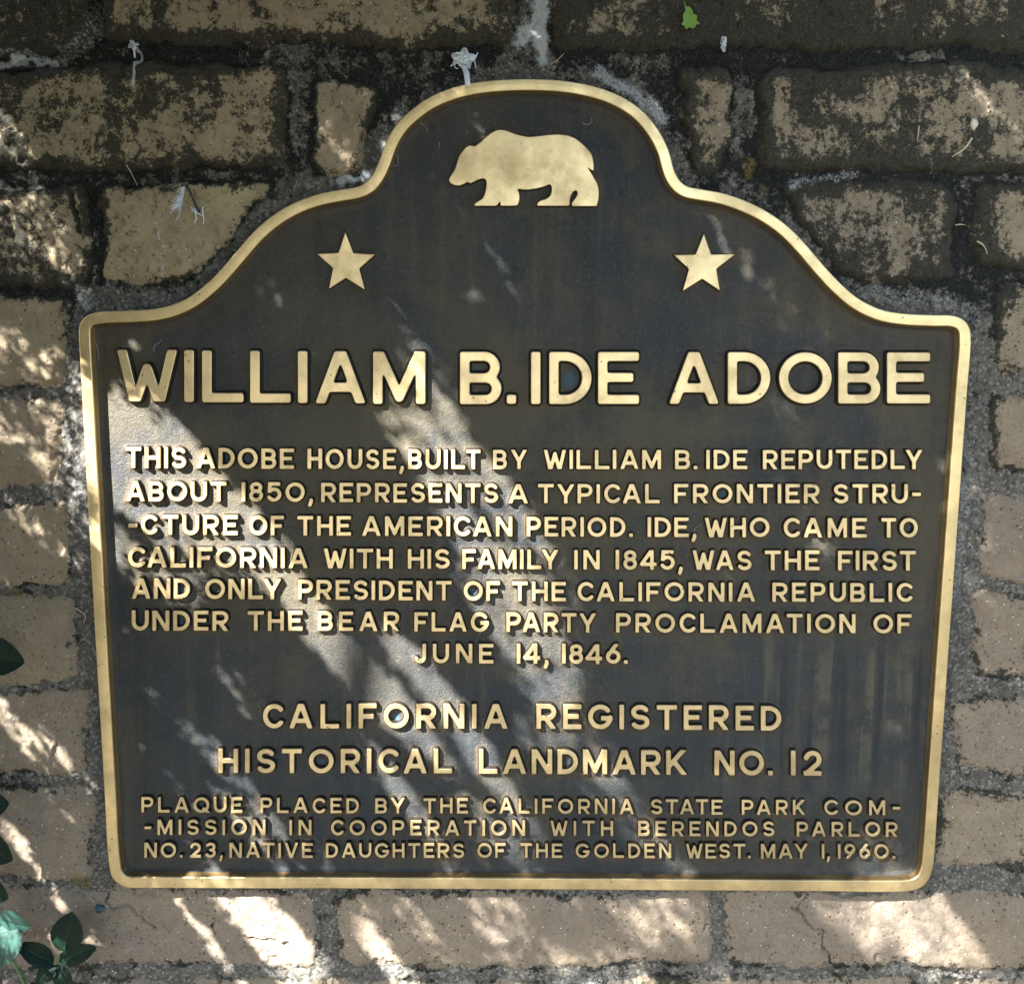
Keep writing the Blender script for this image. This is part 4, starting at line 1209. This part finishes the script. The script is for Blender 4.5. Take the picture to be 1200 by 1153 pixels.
stem([(74, 1114, -.030), (69, 1124, -.030), (66, 1131, -.030), (60, 1160, -.032), (40, 1230, -.034), (10, 1330, -.035), (-60, 1500, -.03)], .0008, .0024)
stem([(-3, 1078, -.040), (8, 1100, -.040), (14, 1122, -.039), (22, 1138, -.038), (32, 1158, -.037), (28, 1230, -.036), (10, 1330, -.035)], .0010, .0019)
stem([(-25, 764, -.05), (-45, 860, -.05), (-48, 1000, -.048), (-40, 1150, -.045), (10, 1330, -.035)], .0012, .0022)
stem([(-38, 945, -.05), (-46, 970, -.049)], .0008, .0008); stem([(-28, 986, -.05), (-47, 1010, -.048)], .0008, .0008); stem([(-24, 1040, -.045), (-46, 1070, -.046)], .0008, .0008)
P = on_plane(-60, 1500, -.03); sb.tube([P, P + [.01, -.01, -.1], [P[0], -.05, -.02]], .0025, .0035, 7)
sb.build('stem', [STEM], rose)

# ---------------------------------------------------------------- small things caught on the wall
def wall_y(px, py):
    i = int(np.clip(np.searchsorted(gx, px), 0, len(gx) - 1)); j = int(np.clip(np.searchsorted(gy, py), 0, len(gy) - 1))
    return float(-H[j, i])


# green leaf
gl = NT('green_leaf'); gcc = gl.mix(gl.noise(120, 3), (0.05, 0.17, 0.012), (0.17, 0.26, 0.02))
GL = gl.fin(gcc, .5, 0, None)
pts = np.array([(803, 8), (806.5, 8), (809, 9), (812, 13), (812, 16), (817, 18.5), (817, 22), (816, 24), (820.5, 28), (815.5, 29.5), (815, 32), (811.5, 34.2), (808.5, 32.2), (804, 34.6), (802, 30.5), (798.5, 29), (801, 25), (800.5, 21), (800.5, 17), (803, 14)])
yb = wall_y(808, 22) - .006
cen = np.array([[807.5, 20]])
q = np.concatenate([cen, pts])
dep = yb - .0012 * np.concatenate([[0], np.abs(pts[:, 0] - 808) / 8 + .6 * (pts[:, 1] - 8) / 26])
P = on_plane(q[:, 0], q[:, 1], dep)
leafb = Bag(); k = len(pts)
leafb.add(P, [(0, 1 + i, 1 + (i + 1) % k) for i in range(k)], 0)
st_ = [on_plane(803.5, 9, yb), on_plane(802.5, 4, yb + .001), on_plane(801, 1, yb + .002)]
leafb.tube(st_, .0006, .0005, 5)
tag(leafb.build('green_leaf', [GL]), 'small bright green lobed leaf stuck to the dark top course', 'leaf')

WHITE = simple('white_web', (.62, .68, .74), .8, .15, 300)
PALE_M = simple('dry_grass', (.42, .36, .25), .8, .25, 300)
DARKM = simple('dark_speck', (.02, .018, .015), .7, .3, 300)


def tuft(name, label, cat, cx_, cy_, rx, ry, nstr, tail=None, thick=.0006):
    r = np.random.default_rng(int(cx_ * 7 + cy_)); b = Bag()
    y0 = wall_y(cx_, cy_) - .003
    for _ in range(nstr):
        a = r.uniform(0, 2 * math.pi); q = []
        th = r.uniform(0, 6.28); rr_ = r.uniform(.25, .95); x, y = cx_ + rx * rr_ * math.cos(th) * .8, cy_ + ry * rr_ * math.sin(th) * (.8 if math.sin(th) < 0 else .6)
        for s_ in range(7):
            q.append(on_plane(x, y, y0 - abs(r.normal(0, .0025))))
            a += r.normal(0, .9); x += math.cos(a) * rx * .28; y += math.sin(a) * ry * .28
            k_ = max(1, math.hypot((x - cx_) / rx, (y - cy_) / ry) / (1 + .22 * math.sin(5 * math.atan2(y - cy_, x - cx_) + cx_))); x = cx_ + (x - cx_) / k_; y = cy_ + (y - cy_) / k_
        b.tube(q, thick * r.uniform(.6, 1.5), thick * .5, 5)
    for pts_, r0, r1 in (tail or []):
        b.tube([on_plane(x, y, min(wall_y(x, y), RIM_Y if y > 96 and 500 < x < 600 else 9) - .002) for x, y in pts_], r0, r1, 6)
    tag(b.build(name, [WHITE]), label, cat)


tuft('web_tuft', 'large white tuft of web clinging above the plaque\'s dome', 'web', 543, 70, 12, 11, 46,
     [([(544, 78), (547, 88), (548, 98), (549, 101)], .0030, .0022), ([(533, 70), (531, 76), (528, 78)], .001, .0005), ([(552, 68), (558, 66), (560, 62)], .0012, .0005), ([(556, 72), (558, 80)], .0008, .0004)], .0009)
tuft('web_tuft', 'thin bluish white web tuft in the upper left joint', 'web', 157, 53, 6, 5, 18, [([(157, 56), (158, 68)], .0010, .0006)], .0006)
tuft('web_tuft', 'tiny white web scrap in the dark joint right of the green leaf', 'web', 848, 50, 3.5, 8, 12, [([(846, 54), (849, 61)], .0018, .0012)], .0007)

# downy feather with its dark quill
feather = empty('downy_feather', tuple(map(float, on_plane(216, 217, wall_y(216, 222) - .002))))
tag(feather, 'white downy feather with a dark shaft caught on the brick at upper left', 'feather')
r = np.random.default_rng(5); b = Bag(); yb = wall_y(212, 235) - .0015
for i in range(75):
    t = r.uniform(0, 1)
    sx, sy = 216 - 5 * t * .5, 219 + 22 * t
    ang = r.uniform(-.15, 1.15); L = r.uniform(9, 24) * (.55 + .5 * t)
    ex_, ey_ = sx - L * math.cos(ang) * .85 + 2, sy + L * math.sin(ang) * .9 + 2
    b.tube([on_plane(sx, sy, yb), on_plane((sx + ex_) / 2 + .6, (sy + ey_) / 2 - 1, yb - r.uniform(.001, .003)), on_plane(ex_, ey_, yb - r.uniform(.0, .003))], .00042, .00016, 5)
for pts_ in ([(224, 243), (229, 249), (230, 256), (228, 262)], [(228, 244), (231, 250), (237, 253)], [(237.5, 242), (237.5, 250), (239, 258), (238, 263)], [(224, 248), (226, 247)]):
    b.tube([on_plane(x, y, yb - .001) for x, y in pts_], .0007, .0003, 5)
b.build('vane', [WHITE], feather)
b = Bag(); b.tube([on_plane(218, 217, yb - .001), on_plane(224, 228, yb - .003), on_plane(229, 240, yb - .003), on_plane(234, 249, yb - .001)], .0013, .0009, 6)
b.build('shaft', [DARKM], feather)

# blue-green pebble in the lowest brick
r = np.random.default_rng(11)
def pebble(name, label, cat, x, y, rad, m, sq=1.0):
    yb = wall_y(x, y); c = on_plane(x, y, yb); vs_ = []; fs = []
    nu, nv = 14, 8
    for j in range(nv + 1):
        th = math.pi * j / nv
        for i in range(nu):
            ph = 2 * math.pi * i / nu
            k = 1 + .12 * math.sin(3 * ph + 1) * math.sin(th) + .06 * math.sin(5 * ph + 2 * th)
            vs_.append(c + rad * k * np.array([math.sin(th) * math.cos(ph), -.7 * math.cos(th) - .25, math.sin(th) * math.sin(ph) * sq]))
    for j in range(nv):
        for i in range(nu): fs.append((j * nu + i, j * nu + (i + 1) % nu, (j + 1) * nu + (i + 1) % nu, (j + 1) * nu + i))
    b = Bag(); b.add(vs_, fs); tag(b.build(name, [m]), label, cat)


pebble('pebble', 'round blue-green pebble set in the lowest brick below the plaque\'s left corner', 'pebble', 117.5, 1063.5, 6.4 * PX, simple('teal_stone', (.018, .050, .058), .5, .5, 200), .95)
pebble('seed', 'pale oval seed stuck to the dark brick at upper right', 'seed', 1141, 146, 4.2 * PX, simple('pale_seed', (.50, .47, .36), .7, .2, 200), 1.5)
pebble('dirt_clump', 'black clump of dirt on the plaque\'s upper left border', 'dirt', 252.5, 326, 4.0 * PX, DARKM, 1.2)
bpy.data.objects['dirt_clump'].location.y = RIM_Y - wall_y(252.5, 326)


def strand(name, label, cat, pts, yy, r0, m=PALE_M, group=None):
    b = Bag(); q = [on_plane(x, y, (wall_y(x, y) if yy is None else yy) - .0015 - .0015 * (i % 2)) for i, (x, y) in enumerate(pts)]
    # smooth the strand
    q = np.array(q); f = []
    for i in range(len(q) - 1):
        for t in (0, .34, .67): f.append(q[i] * (1 - t) + q[i + 1] * t)
    f.append(q[-1]); f = np.array(f); g_ = f.copy(); g_[1:-1] = (f[:-2] + 2 * f[1:-1] + f[2:]) / 4
    b.tube(g_, r0, r0 * .5, 5)
    tag(b.build(name, [m]), label, cat, group)


strand('twig', 'curved pale dry twig hanging on the dark brick at upper right', 'twig', [(1139, 162), (1134, 170), (1127, 177), (1119, 182), (1116, 184)], None, .0011)
strand('grass_blade', 'short upright dry grass blade left of the curved twig', 'grass blade', [(1077, 148), (1076, 158), (1075, 166)], None, .0006)
strand('grass_blade', 'dry forked grass blade in the joint at the right edge of the wall', 'grass blade', [(1145, 283), (1151, 286), (1155, 291), (1157, 298)], None, .0008)
strand('grass_blade', 'dry grass blade hooked in the joint beside the right-hand brick, above the forked one', 'grass blade', [(1119, 264), (1126, 263), (1131, 264)], None, .0007)
strand('grass_blade', 'thin dry grass blade in the top joint right of the pale lichen streak', 'grass blade', [(645, 76), (653, 71), (661, 63)], None, .0005)
strand('grass_blade', 'dry grass blade crossing the joint above the feather\'s brick', 'grass blade', [(148, 193), (155, 205), (161, 218)], None, .0005)
strand('grass_blade', 'tangled dry grass blade beside the plaque\'s left border', 'grass blade', [(88, 712), (96, 717), (101, 722), (98, 730)], None, .0006)
LINT_M = simple('lint', (.30, .30, .28), .9, .2, 300)
LINT = 'fine pale lint threads on the plaque'
for lab, p_ in (('curled lint thread right of the bear\'s back', [(683, 145), (690, 147), (694, 142), (693, 138)]), ('looped lint thread inside the dome\'s left edge', [(483, 146), (491, 143), (497, 147), (502, 154)]),
                ('short lint thread on the plate left of the bear', [(515, 167), (515.4, 174)]), ('straight lint thread hanging inside the dome\'s left shoulder', [(466, 181), (467, 194), (460, 195)]),
                ('lint thread above the letters W and I of the title', [(180, 412), (181, 404), (187, 402), (190, 397)]), ('curved lint thread over the comma after IDE', [(812, 627), (815, 618), (823, 614)]),
                ('lint thread at the plaque\'s upper left inner corner', [(111, 398), (115, 410), (116, 424)])):
    strand('lint_thread', lab, 'lint', p_, FIELD_Y - .0012, .00026, LINT_M, LINT)
